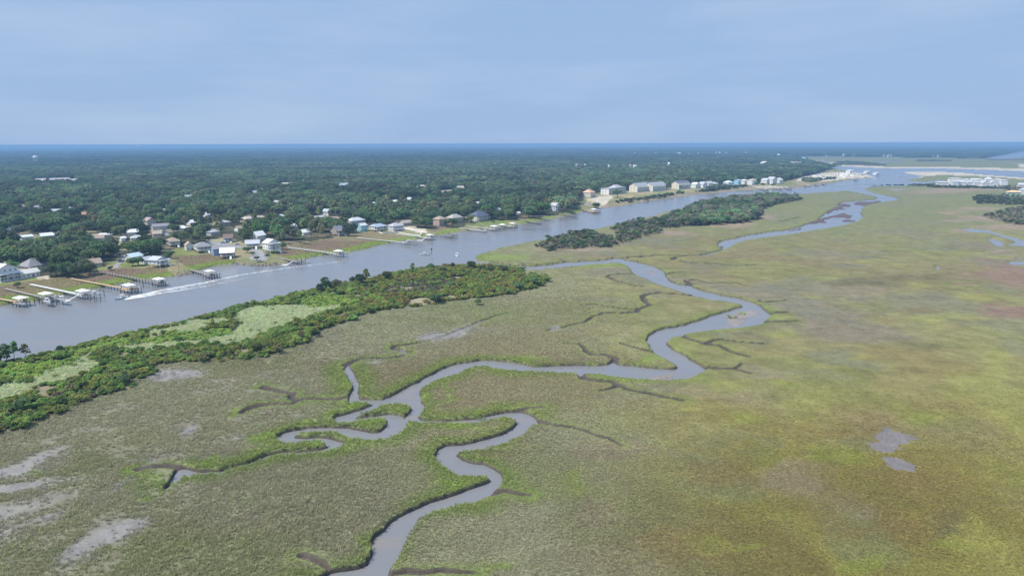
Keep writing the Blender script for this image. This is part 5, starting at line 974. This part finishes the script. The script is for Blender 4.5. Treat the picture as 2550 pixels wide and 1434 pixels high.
# ------------------------------------------------------------------ piers with piles, roofs and lifts
PILE = MB(); v_, f_ = tube([(0, 0, 0), (0, 0, 1)], [.17, .15], 6); PILE.add(v_, f_+[(0, 1, 2, 3, 4, 5)[::-1], (6, 7, 8, 9, 10, 11)]); PILE = PILE.mesh('pile', [DARKW])
PILEL = mesh_from('pile', [tuple(v.co) for v in PILE.vertices], [tuple(p_.vertices) for p_ in PILE.polygons], [GREYW])
DECK = {'grey': GREYW, 'pale': PALEW, 'tan': TANW}
def pier(label, a, b, dz=1.3, wd=1.8, wood='grey', plat=(6, 5), roof=None, rail=False, ramp=False, lift=0):
    A_ = GV(*a, dz); B_ = GV(*b, dz); d_ = B_-A_; ln = d_.length; yaw = math.atan2(d_.y, d_.x)
    e = link('pier', None, None, (A_.x, A_.y, 0), yaw); tag(e, label, 'pier', 'private piers along the river')
    link('deck', MB().box(0, ln, -wd/2, wd/2, dz-.22, dz).box(0, ln, -wd/2+.2, -wd/2+.32, dz-.5, dz-.221).box(0, ln, wd/2-.32, wd/2-.2, dz-.5, dz-.221).mesh('deck', [DECK[wood]]), e)
    n = max(2, int(ln/3.6)); pl = PILE if wood != 'pale' else PILEL
    for i in range(n+1):
        for s_ in (-1, 1): link('pile', pl, e, (ln*i/n, s_*(wd/2+.12), -2.2), 0, (1, 1, dz+2.2+(.0 if not rail else .9)))
    if rail:
        for s_ in (-1, 1): link('railing', MB().box(0, ln, s_*wd/2-.05, s_*wd/2+.05, dz+.85, dz+.97).box(0, ln, s_*wd/2-.03, s_*wd/2+.03, dz+.4, dz+.5).mesh('railing', [DECK[wood]]), e)
    if plat:
        pw, pd = plat
        link('platform', MB().box(ln+.01, ln+pw, -pd/2, pd/2, dz-.25, dz+.03).box(ln+.2, ln+pw-.2, -pd/2+.15, -pd/2+.3, dz-.5, dz-.251).mesh('platform', [DECK[wood]]), e)
        for i in range(3):
            for s_ in (-1, 1): link('pile', pl, e, (ln+.3+(pw-.6)*i/2, s_*(pd/2-.15), -2.2), 0, (1.2, 1.2, dz+3.2))
        link('bench', MB().box(ln+1, ln+3, pd/2-.7, pd/2-.3, dz+.05, dz+.5).box(ln+1, ln+3, pd/2-.32, pd/2-.25, dz+.5, dz+1.0).mesh('bench', [DECK[wood]]), e)
        if roof is not None:
            rw, rd = min(pw, 6.5), min(pd, 5)
            r_ = link('shelter_roof', rooffaces('hip', rw, rd, 0, 1.1, .4, .12).mesh('shelter_roof', [cmat(roof, 'roof')]), e, (ln+pw/2, 0, dz+2.7))
            for sx_ in (-1, 1):
                for sy_ in (-1, 1): link('shelter_post', POSTM, e, (ln+pw/2+sx_*(rw/2-.2), sy_*(rd/2-.2), dz+.03), 0, (1, 1, 2.66))
    if ramp:
        link('gangway', MB().prism([(-plat[1]/2-5, -.55), (-plat[1]/2, dz-.05), (-plat[1]/2, dz+.05), (-plat[1]/2-5, -.45)], ln+1, ln+2.1, 'x').mesh('gangway', [PALEW]), e)
        link('float', MB().box(ln-2.5, ln+4.5, -plat[1]/2-7.6, -plat[1]/2-5, -1.15, -.55).mesh('float', [PALEW]), e)
    for k_ in range(lift):
        ox = ln+(plat[0] if plat else 0)+1.2+k_*6.2
        for sx_ in (0, 4.4):
            for sy_ in (-1.7, 1.7): link('lift_pile', pl, e, (ox+sx_, sy_, -2.2), 0, (1.3, 1.3, 6.0))
        link('lift_beam', MB().box(ox-.2, ox+.1, -2, 2, 3.3, 3.55).box(ox+4.3, ox+4.6, -2, 2, 3.3, 3.55).box(ox-.3, ox+4.7, -1.75, -1.6, 3.56, 3.7).box(ox-.3, ox+4.7, 1.6, 1.75, 3.56, 3.7).mesh('lift_beam', [PALEW]), e)
    return e
PIERS = [
 ('tan wooden pier with white-roofed boathouse at the lower left edge', (-40,737), (44,751), dict(wood='tan', roof=METAL, plat=(7,6))),
 ('dark grey pier ending in two white boats on lifts', (12,718), (108,740), dict(plat=(7,5), roof=METAL, lift=2)),
 ('bright white-decked pier with gangway and float', (75,707), (200,733), dict(wood='pale', wd=2.2, roof=METAL, ramp=True, lift=2, plat=(7,5))),
 ('long weathered pier with tan platform and white shade roof', (176,693), (312,718), dict(wood='tan', roof=METAL, lift=1, plat=(9,7))),
 ('long grey pier ending in tall white-roofed shelter', (249,677), (390,703), dict(roof=METAL, plat=(6,6), rail=True)),
 ('short dark pier off the rubble bank with low roof', (473,671), (515,682), dict(roof=(.62,.60,.56), plat=(10,6), lift=1)),
 ('short grey pier beside the boat ramp point', (699,643), (733,649), dict(plat=(6,5), ramp=True, lift=1)),
 ('white-railed boardwalk pier with white roof over the marsh', (716,616), (837,632), dict(wood='pale', rail=True, roof=METAL, plat=(6,5), lift=1)),
 ('pale boardwalk pier with boat lifts past the green marsh', (889,592), (1005,603), dict(wood='pale', plat=(6,5), lift=2)),
 ('sandy coloured pier with gangway and roofed platform below the lavender house', (986,582), (1062,591), dict(wood='pale', roof=(.60,.60,.58), ramp=True, plat=(9,6))),
 ('grey pier with boat lift beyond the roofed platform', (1055,581), (1115,587), dict(plat=(5,4), lift=1)),
 ('plain grey pier with many dark piles below the brick house', (1143,567), (1203,574), dict(wood='pale', plat=(4,3))),
 ('pier with white boathouse roof below the cream mansion', (1158,563), (1222,569), dict(wood='pale', roof=METAL, plat=(9,6), lift=1)),
 ('dark pier with roofed lift right of the white boathouse', (1197,562), (1243,565), dict(roof=(.66,.66,.64), plat=(8,5))),
 ('pale pier with tan shelter where the shore bends', (1205,557), (1268,562), dict(wood='pale', roof=(.66,.62,.54), plat=(9,6), lift=1)),
 ('grey pier standing alone before the dark oaks', (1279,545), (1340,554), dict(plat=(4,4))),
 ('short grey pier right of the lone grey pier', (1348,543), (1380,547), dict(plat=None)),
 ('short dark pier below the stacked-balcony house', (1398,533), (1431,537), dict(plat=None)),
 ('orange-decked pier with crowded boat platform by the golf pond', (1442,521), (1470,525), dict(wood='tan', wd=3, plat=(16,9), roof=METAL, lift=1)),
 ('dark roofed dock on the far sandy shore', (1834,474), (1862,475), dict(roof=(.30,.24,.22), plat=(9,7))),
 ('low dock right of the dark roofed one', (1890,470.5), (1905,473), dict(roof=(.45,.45,.46), plat=(9,7), lift=1)),
 ('small dock with grey cover farther along the sandy shore', (1925,469), (1938,471), dict(roof=(.30,.30,.32), plat=(9,7), lift=1)),
 ('dark covered dock at the end of the sandy spit beach', (1950,466), (1962,468.5), dict(roof=(.16,.17,.20), plat=(12,8), lift=1)),
 ('dock with white-topped cover below the camper park', (2000,462), (2010,463.5), dict(roof=(.45,.44,.44), plat=(12,8))),
 ('small dark dock second below the camper park', (2028,459.5), (2034,461), dict(plat=(8,6))), ('small dark dock third below the camper park', (2046,457), (2052,458.5), dict(plat=(8,6))),
 ('dock with dark cover near the tip of the camper point', (2126,446), (2131,448), dict(roof=(.14,.15,.18), plat=(9,7))),
 ('long low pier running out from the bushes of the right marsh', (2200,462), (2178,462.5), dict(plat=(8,6), roof=(.14,.15,.17))),
]
for lb, a, b, kw in PIERS: pier(lb, a, b, **kw)
# free-standing mooring piles between the lower-left piers
for k_, (x, y, lb) in enumerate([(87, 758, 'lone mooring pile left of the two white boats'), (98, 756, 'mooring pile close beside the two white boats'), (106, 757, 'mooring pile in front of the white boat bow'), (250, 735, 'dark mooring pile right of the white-decked pier'), (260, 737, 'outermost dark mooring pile right of the white-decked pier'), (304, 727, 'mooring pile beside the tan platform pier'), (358, 718, 'mooring pile right of the tan platform pier'), (452, 661, 'pale post standing in the green marsh')]):
    p = GV(x, y, -1); o = link('mooring_pile', PILE, None, (p.x, p.y, -2.2), 0, (1.3, 1.3, 5.2)); tag(o, lb, 'pile', 'mooring piles')
# ------------------------------------------------------------------ boats
GEL = flat('white_gelcoat', (.80,.81,.82), .25, .03, .5, spec=.5); HULLB = flat('pale_blue_hull', (.35,.58,.72), .25, .04, .5, spec=.5); BLK = flat('black_outboard', (.02,.02,.022), .35, .1, 1); CUSH = flat('tan_cushion', (.55,.46,.36), .7)
def boat(label, loc, yaw, L_=7.2, hull=None, top=True, group='boats on the river', dead=False, z=-1.0):
    e = link('motor_boat', None, None, (loc.x, loc.y, z), yaw); tag(e, label, 'boat', group)
    st = [(-.5, .36, .34, .72), (-.25, .40, .30, .74), (0, .40, .24, .78), (.22, .34, .18, .86), (.38, .21, .10, .95), (.5, .015, .0, 1.05)]
    V_ = []; F_ = []
    for (x, hb, cb, sh) in st:
        k = L_*.42
        V_ += [(x*L_, 0, -.28 if x < .4 else .1), (x*L_, -hb*k*.78, -.02+.15*max(x, 0)), (x*L_, -hb*k, sh), (x*L_, -hb*k*.86, sh), (x*L_, -hb*k*.80, .32), (x*L_, hb*k*.80, .32), (x*L_, hb*k*.86, sh), (x*L_, hb*k, sh), (x*L_, hb*k*.78, -.02+.15*max(x, 0))]
    n = 9
    for i in range(len(st)-1):
        for j in range(n): F_.append((i*n+j, i*n+(j+1) % n, (i+1)*n+(j+1) % n, (i+1)*n+j))
    F_ += [tuple(range(n))[::-1], tuple(range((len(st)-1)*n, len(st)*n))]
    mi = [1 if (f[0] % n) in (0, 1, 7, 8) and hull else 0 for f in F_]
    m = MB(); m.v = V_; m.f = F_; m.m = mi; link('hull', m.mesh('hull', [GEL, hull or GEL]), e)
    link('console', MB().prism([(-L_*.10, .32), (L_*.10, .32), (L_*.06, 1.25), (-L_*.05, 1.25)], -.45, .45, 'y').mesh('console', [GEL]), e)
    link('windshield', MB().prism([(L_*.055, 1.25), (L_*.065, 1.25), (L_*.02, 1.7), (L_*.01, 1.7)], -.42, .42, 'y').mesh('windshield', [GLASS]), e)
    link('seat', MB().box(-L_*.26, -L_*.16, -.55, .55, .33, .8).box(-L_*.28, -L_*.265, -.55, .55, .8, 1.15).mesh('seat', [CUSH]), e)
    if top:
        link('t_top', MB().box(-L_*.17, L_*.12, -1.0, 1.0, 2.15, 2.25).mesh('t_top', [GEL]), e)
        for sx_ in (-.12, .07):
            for sy_ in (-.7, .7): link('t_top_post', MB().box(L_*sx_-.035, L_*sx_+.035, sy_-.035, sy_+.035, .33, 2.149).mesh('t_top_post', [TRIM]), e)
    link('outboard', MB().prism([(-L_*.5-.55, .75), (-L_*.5-.02, .72), (-L_*.5-.02, 1.25), (-L_*.5-.45, 1.35), (-L_*.5-.62, 1.1)], -.22, .22, 'y').box(-L_*.5-.4, -L_*.5-.15, -.08, .08, -.5, .749).mesh('outboard', [BLK if not dead else GEL]), e)
    return e
w0 = GV(304, 743, -1); w1 = GV(500, 708, -1); wy = math.atan2(w1.y-w0.y, w1.x-w0.x)+math.pi
boat('white motorboat with pale blue hull speeding left ahead of its wake', w0, wy, 8.5, HULLB)
boat('white motorboat drifting in mid river, left of the channel marker', GV(1056, 635, -1), .35+math.pi, 8.5)
boat('white motorboat in mid river, bow toward the viewer, right of the channel marker', GV(1138, 637, -1), -1.35, 8.5)
boat('small white boat running ahead of a wake on the far reach', GV(2000, 470.3, -1), 3.5, 10)
boat('tiny white boat in the inlet mouth', GV(2237, 440, -1), 2.8, 12)
boat('white boat moored by the tan shelter pier', GV(1282, 568, -1), .6, 7)
for lb, x, y, zz_, L_, yw in [('white boat hanging on the lift at the lower left, bow out', 118, 752, 1.6, 9, -.7), ('white boat raised on the outer lower-left lift', 155, 747, 2.0, 9, -.65), ('pale boat under cover on the white-decked pier lift', 236, 733, 1.4, 7, .4), ('white boat in the lower-left boathouse', 52, 757, 1.0, 7, -.5), ('white boat on the lift of the boardwalk pier', 1018, 603, 1.6, 7.5, .3), ('boat on the lift of the white-railed pier', 853, 633, 1.2, 7, .2), ('white boat on the crowded platform by the golf pond', 1486, 524, 1.6, 8, .4), ('low dark skiff tied beside the tall white-roofed shelter', 410, 708, -1.0, 5.5, .25), ('flat skiff floating near the boat ramp pier', 765, 654, -1.0, 5, .3), ('white boat stored under the grey-roofed stilt house', 511, 632, .4, 7, .3)]:
    boat(lb, GV(x, y, zz_), yw, L_, None, 'skiff' not in lb and 'stored' not in lb, 'moored boats', z=zz_ if zz_ < .9 or zz_ > 1.1 else zz_)
# wakes: churned foam lying on the water
def foammat():
    m, t, o = newmat('wake_foam'); N = t.nodes.new; L = t.links.new
    g = N('ShaderNodeNewGeometry'); n = N('ShaderNodeTexNoise'); n.inputs['Scale'].default_value = .55; n.inputs['Detail'].default_value = 6; L(g.outputs['Position'], n.inputs['Vector'])
    at = N('ShaderNodeAttribute'); at.attribute_name = 'wet'
    ad = N('ShaderNodeMath'); ad.operation = 'ADD'; L(n.outputs['Fac'], ad.inputs[0]); L(at.outputs['Fac'], ad.inputs[1])
    r = N('ShaderNodeMapRange'); r.inputs[1].default_value = .75; r.inputs[2].default_value = 1.25; L(ad.outputs[0], r.inputs[0])
    b = N('ShaderNodeBsdfDiffuse'); b.inputs[0].default_value = (.75, .76, .76, 1); tr_ = N('ShaderNodeBsdfTransparent'); mx = N('ShaderNodeMixShader')
    L(r.outputs[0], mx.inputs[0]); L(tr_.outputs[0], mx.inputs[1]); L(b.outputs[0], mx.inputs[2]); L(mx.outputs[0], o.inputs[0]); return m
FOAM = foammat()
def wake(label, path, w0_, w1_, s0, s1):
    x, y = G([p[0] for p in path], [p[1] for p in path], -1); t_ = np.linspace(0, 1, 90); tt = np.linspace(0, 1, len(path)); xs = np.interp(t_, tt, x); ys = np.interp(t_, tt, y)
    dx = np.gradient(xs); dy = np.gradient(ys); l = np.hypot(dx, dy); nx, ny = -dy/l, dx/l; ww = w0_+(w1_-w0_)*t_; off = np.linspace(-1, 1, 7)
    XX = xs[:, None]+nx[:, None]*ww[:, None]*off[None]/2; YY = ys[:, None]+ny[:, None]*ww[:, None]*off[None]/2
    ZZ = -1+.05+.10*(1-np.abs(off))[None]*(1-t_)[:, None]
    me = gridmesh('boat_wake', XX, YY, ZZ); f = (1-np.abs(off)**1.5)[None]*(s0+(s1-s0)*t_[:, None]**.7); setflt(me, 'wet', f); me.materials.append(FOAM); o = link('boat_wake', me); tag(o, label, 'wake', kind='stuff')
wake('upper white foam line of the speeding boat wake', pts('316,740.5 350,735 400,723.5 500,706 609,683 735,665 860,650'), 4.5, 11, .98, .30)
wake('lower white foam line of the speeding boat wake', pts('310,745.5 350,740 400,730.5 500,715 609,693 735,672'), 4.5, 10, 1.02, .18)
wake('churned middle of the speeding boat wake', pts('314,743 350,737.5 400,727 500,710 609,688 735,668'), 3.5, 10, .9, .08)
wake('white wake of the far boat', pts('2004,470 2030,468.5 2060,466.5 2085,465'), 6, 12, .8, .1)
# ------------------------------------------------------------------ channel marker, water towers, poles, cars, egret, fence
def marker(label, x, y, h, c, board):
    p = GV(x, y, -1); e = link('channel_marker', None, None, p); tag(e, label, 'marker', 'channel markers')
    v_, f_ = tube([(0, 0, -1), (0, 0, h)], [.22, .2], 8); link('pile', mesh_from('pile', v_, f_+[tuple(range(8, 16))], [DARKW]), e)
    link('board', MB().box(-.7, .7, -.3, -.22, h-1.5, h-.2).mesh('board', [cmat(c)]), e)
marker('dark channel marker post between the two drifting boats', 1075, 634, 5.5, (.03,.12,.05), 1); marker('small dark buoy post in the inlet', 2157, 456, 6, (.03,.06,.04), 1)
STEEL = flat('white_tower_paint', (.80,.81,.82), .4, .04, .2)
def tower(label, x, y, h, r):
    p = GV(x, y, 1.5); e = link('water_tower', None, None, p); tag(e, label, 'water tower', 'water towers')
    prof = [(0.05, h-r*1.5), (r*.55, h-r*1.35), (r*.95, h-r*.95), (r, h-r*.6), (r*.9, h-r*.25), (r*.55, h-.03*r), (.05, h+.05*r)]; v = []; f = []
    for a, b in prof:
        for s in range(16): v.append((a*math.cos(s*math.pi/8), a*math.sin(s*math.pi/8), b))
    for i in range(len(prof)-1):
        for s in range(16): f.append((i*16+s, i*16+(s+1) % 16, (i+1)*16+(s+1) % 16, (i+1)*16+s))
    link('tank', mesh_from('tank', v, f, [STEEL], True), e)
    v_, f_ = tube([(0, 0, 0), (0, 0, h-r*1.4)], [r*.16, r*.16], 10); link('riser', mesh_from('riser', v_, f_, [STEEL]), e)
    for k_ in range(6):
        a = k_*math.pi/3; v_, f_ = tube([(math.cos(a)*r*.95, math.sin(a)*r*.95, 0), (math.cos(a)*r*.85, math.sin(a)*r*.85, h-r*.95)], [r*.07, r*.07], 6); link('leg', mesh_from('leg', v_, f_, [STEEL]), e)
    v_, f_ = [], []
    for k_ in range(16):
        a = k_*math.pi/8
        for q in ((r*1.0, h-r*.78), (r*1.12, h-r*.78), (r*1.12, h-r*.70), (r*1.0, h-r*.70)): v_.append((math.cos(a)*q[0], math.sin(a)*q[0], q[1]))
    for k_ in range(16):
        for j in range(4): f_.append((k_*4+j, k_*4+(j+1) % 4, ((k_+1) % 16)*4+(j+1) % 4, ((k_+1) % 16)*4+j))
    link('balcony', mesh_from('balcony', v_, f_, [STEEL]), e)
tower('white water tower rising from the woods at far left', 90, 407.5, 37, 11.5)
tower('tiny white water tower at the hazy horizon', 345.5, 374.5, 78, 30)
POLEM = mesh_from('pole', *tube([(0, 0, -.5), (0, 0, 10)], [.17, .12], 6), [GREYW]); ARM = MB().box(-1.1, 1.1, -.07, .07, 9.0, 9.18).mesh('crossarm', [GREYW])
for x, y, lb in [(200, 686, 'utility pole beside the big live oak clump'), (195, 685, 'second utility pole beside the big live oak clump'), (305, 662, 'pale utility pole by the curved drive'), (446, 676, 'pole on the tan shore point'), (480, 664, 'pale pole at the edge of the vivid green marsh'), (440, 662, 'pole on the field edge'), (762, 548, 'utility pole in front of the canopy'), (1245, 552, 'pole on the lawn right of the mansion')]:
    p = GV(x, y, 1.0); e = link('utility_pole', None, None, (p.x, p.y, gz(p.x, p.y)), .7); tag(e, lb, 'pole', 'utility poles'); link('pole', POLEM, e); link('crossarm', ARM, e)
def car(label, x, y, yaw, c):
    p = GV(x, y, 1.6); e = link('car', None, None, (p.x, p.y, max(gz(p.x, p.y), .2)+.02), yaw); tag(e, label, 'car', 'parked cars')
    link('body', MB().prism([(-2.2, .35), (2.2, .35), (2.25, .75), (2.1, .95), (1.0, 1.02), (-2.1, 1.02), (-2.25, .8)], -.9, .9, 'y').mesh('body', [flat('car_%d' % int(c[0]*100), c, .3, .03, .5, spec=.6)]), e)
    link('cabin', MB().prism([(-1.9, 1.02), (1.0, 1.02), (.45, 1.6), (-1.5, 1.62)], -.8, .8, 'y').mesh('cabin', [GLASS]), e)
    link('roof', MB().box(-1.4, .38, -.72, .72, 1.62, 1.68).mesh('roof', [flat('car_%d' % int(c[0]*100), c)]), e)
    wm = MB(); n = 12; 
    wm.prism([(math.cos(k_*6.283/n)*.34, math.sin(k_*6.283/n)*.34) for k_ in range(n)], -.12, .12, 'y'); wme_ = wm.mesh('wheel', [BLK])
    for sx_ in (-1.4, 1.4):
        for sy_ in (-.86, .86): link('wheel', wme_, e, (sx_, sy_, .34))
for a in [('white car parked at the tip of the boat ramp lot', 647, 650, .3, (.75,.75,.75)), ('dark pickup on the grass right of the boat ramp', 665, 637, 1.2, (.06,.07,.08)), ('silver car on the road behind the blue house', 556, 606, .4, (.5,.52,.54)), ('white car beside the stilt house drive', 520, 628, .8, (.74,.74,.74)), ('white car by the low white house', 592, 610, .5, (.72,.72,.72)), ('dark blue car on the curved drive', 302, 652, .9, (.05,.08,.16))]: car(*a)
# white garden walls by the new houses
def wall(label, path, h):
    V_ = MB()
    for (a, b) in zip(path[:-1], path[1:]):
        p, q = GV(*a, 1.2), GV(*b, 1.2); d_ = (q-p); l = d_.length; n_ = Vector((-d_.y, d_.x, 0)).normalized()*.2
        o = len(V_.v); z0, z1 = .2, 1.4+h
        vs = []
        for r_ in (p, q):
            for s_ in (-1, 1): vs += [(r_.x+n_.x*s_, r_.y+n_.y*s_, z0), (r_.x+n_.x*s_, r_.y+n_.y*s_, z1)]
        V_.add(vs, [(0, 1, 3, 2), (4, 6, 7, 5), (0, 4, 5, 1), (2, 3, 7, 6), (1, 5, 7, 3), (0, 2, 6, 4)])
    o = link('garden_wall', V_.mesh('garden_wall', [cmat((.76,.74,.70))]), None); tag(o, label, 'wall')
wall('long white garden wall running to the river left of the dark oaks', pts('1010,569 1030,574 1064,580'), .9); wall('white wall around the bright green rectangular lawn', pts('930,572 952,582 992,579'), .5); wall('white fence in front of the big white house', pts('8,703 35,699 58,693'), .7); wall('white retaining wall framing the sandy lot by the river', pts('992,579 1020,584 1048,586 1050,581'), .4)
# riprap stones of the boat-ramp point and the short dark pier
rr_ = random.Random(9); STN = []
for k_ in range(3):
    m = MB(); m.box(-.5, .5, -.4, .4, -.3, .35); m.v = [(a+rr_.uniform(-.16, .16), b+rr_.uniform(-.16, .16), c+rr_.uniform(-.12, .12)) for a, b, c in m.v]; STN.append(m.mesh('stone', [flat('riprap_stone', (.33,.28,.23), .9, .3, 1.0)]))
def riprap(label, path, n):
    e = link('stone_revetment', None, None, GV(*path[0], 0)); tag(e, label, 'revetment')
    base = GV(*path[0], 0)
    for k_ in range(n):
        t_ = rr_.uniform(0, len(path)-1.001); i = int(t_); q = t_-i; px1 = path[i][0]*(1-q)+path[i+1][0]*q; py1 = path[i][1]*(1-q)+path[i+1][1]*q
        u_ = rr_.uniform(0, 1); p = GV(px1, py1-u_*3.2, 0); s_ = rr_.uniform(.5, 1.25)
        link('stone', STN[k_ % 3], e, (p.x-base.x, p.y-base.y, -1.0+u_*1.5), rr_.uniform(0, 6), (s_, s_, s_))
riprap('tan rubble bank around the boat ramp point', pts('587,655 609,657 630,660 668,659.5 700,656'), 150); riprap('rubble bank at the foot of the short dark pier', pts('440,685 458,682 478,679'), 50)
# sabal palms
PALMT = mesh_from('palm_trunk', *tube([(0, 0, -.3), (.05, 0, 1.2), (.1, .05, 2.6)], [.2, .17, .16], 7), [BARK])
def palmcrown():
    V_ = []; F_ = []; q = random.Random(3)
    for k_ in range(26):
        a = q.uniform(0, 6.283); el = q.uniform(-.6, 1.1); d = Vector((math.cos(a)*math.cos(el), math.sin(a)*math.cos(el), math.sin(el))); s = d.cross(Vector((0, 0, 1))).normalized(); c = Vector((.1, .05, 2.6)); u_ = s.cross(d)
        for j in range(-3, 4):
            w_ = j/3.; tip = c+d*(1.75-.35*abs(w_))+s*w_*.95-Vector((0, 0, .25+.2*abs(w_))); m0 = c+d*.7+s*w_*.16; o = len(V_)
            V_ += [tuple(m0-s*.05), tuple(m0+s*.05), tuple((m0+tip)/2+s*.09+u_*.06), tuple(tip), tuple((m0+tip)/2-s*.09+u_*.06)]; F_.append((o, o+1, o+2, o+3, o+4))
    return mesh_from('palm_crown', V_, F_, [LEAF])
PC = palmcrown()
for x, y, s_, c_, lb in [(505, 902, 1.1, (.26,.23,.12), 'tan sabal palm at the hedge foot left of centre'), (694, 880, 1.2, (.24,.23,.11), 'tan sabal palm at the lower hedge edge'), (672, 872, 1.2, (.19,.22,.08), 'green-tan sabal palm just behind the lower palm'), (752, 850, 1.3, (.22,.19,.12), 'brownish sabal palm in the southern hedge'), (330, 950, 1.0, (.20,.23,.08), 'sabal palm above the pale mud pool'), (783, 838, 1.2, (.17,.20,.08), 'sabal palm right of the brownish palm'), (920, 780, 1.0, (.16,.20,.07), 'sabal palm where the hedge meets the sand'), (575, 888, 1.0, (.18,.21,.08), 'sabal palm in the middle of the hedge'), (1228, 560, 1.6, (.10,.13,.05), 'palm on the lawn by the cream mansion'), (1172, 560, 1.8, (.10,.13,.05), 'palm before the dark oak by the beige house'), (962, 580, 1.6, (.10,.14,.05), 'palm on the bright green rectangular lawn'), (8, 704, 1.6, (.10,.13,.06), 'palm in front of the big white house')]:
    p = GV(x, y, .8); e = link('sabal_palm', None, None, (p.x, p.y, gz(p.x, p.y)), random.uniform(0, 6), (s_, s_, s_)); tag(e, lb, 'palm'); link('trunk', PALMT, e); o = link('crown', PC, e); o['col'] = list(c_)+[1.0]
# egret at the near bend of the creek
EG = flat('white_feathers', (.85,.85,.84), .8, .03, 2); p = GV(915, 1339, -.9); e = link('egret', None, None, (p.x, p.y, -.98), 1.0); tag(e, 'white egret standing at the near creek bank', 'bird')
def lathe(path, rads, n=8):
    v = []; f = []
    for q, r_ in zip(path, rads):
        for s in range(n): v.append((q[0], q[1]+r_*math.cos(s*6.2832/n), q[2]+r_*math.sin(s*6.2832/n)))
    for i in range(len(path)-1):
        for s in range(n): f.append((i*n+s, i*n+(s+1) % n, (i+1)*n+(s+1) % n, (i+1)*n+s))
    return v, f+[tuple(range(n))[::-1], tuple(range((len(path)-1)*n, len(path)*n))]
link('body', mesh_from('body', *lathe([(-.38, 0, .42), (-.2, 0, .52), (0, 0, .56), (.16, 0, .62), (.2, 0, .78), (.14, 0, .92), (.2, 0, 1.02), (.28, 0, 1.02)], [.02, .09, .12, .07, .035, .03, .045, .02]), [EG], True), e)
link('bill', mesh_from('bill', *lathe([(.27, 0, 1.02), (.42, 0, .99)], [.018, .004], 5), [flat('yellow_bill', (.7,.45,.06), .5)]), e)
for s_ in (-.05, .05): link('leg', mesh_from('leg', *tube([(0, s_, -.1), (.01, s_, .5)], [.012, .014], 5), [BLK]), e)
# ------------------------------------------------------------------ haze
m, t, o = newmat('haze_air'); pv = t.nodes.new('ShaderNodeVolumePrincipled')
HAZE_D = 1.55e-4
pv.inputs['Color'].default_value = (.32, .575, .92, 1); pv.inputs['Density'].default_value = HAZE_D; pv.inputs['Anisotropy'].default_value = 0.0
t.links.new(pv.outputs[0], o.inputs['Volume'])
hx, hy0, hy1, hz0, hz1 = 95000, -3000, 95000, -4.0, 91.0
hv = [(-hx, hy0, hz0), (hx, hy0, hz0), (hx, hy1, hz0), (-hx, hy1, hz0), (-hx, hy0, hz1), (hx, hy0, hz1), (hx, hy1, hz1), (-hx, hy1, hz1)]
hz = link('haze', mesh_from('haze', hv, [(3, 2, 1, 0), (4, 5, 6, 7), (0, 1, 5, 4), (1, 2, 6, 5), (2, 3, 7, 6), (3, 0, 4, 7)], [m]))
tag(hz, 'pale blue summer haze lying over the whole marsh', kind='stuff')
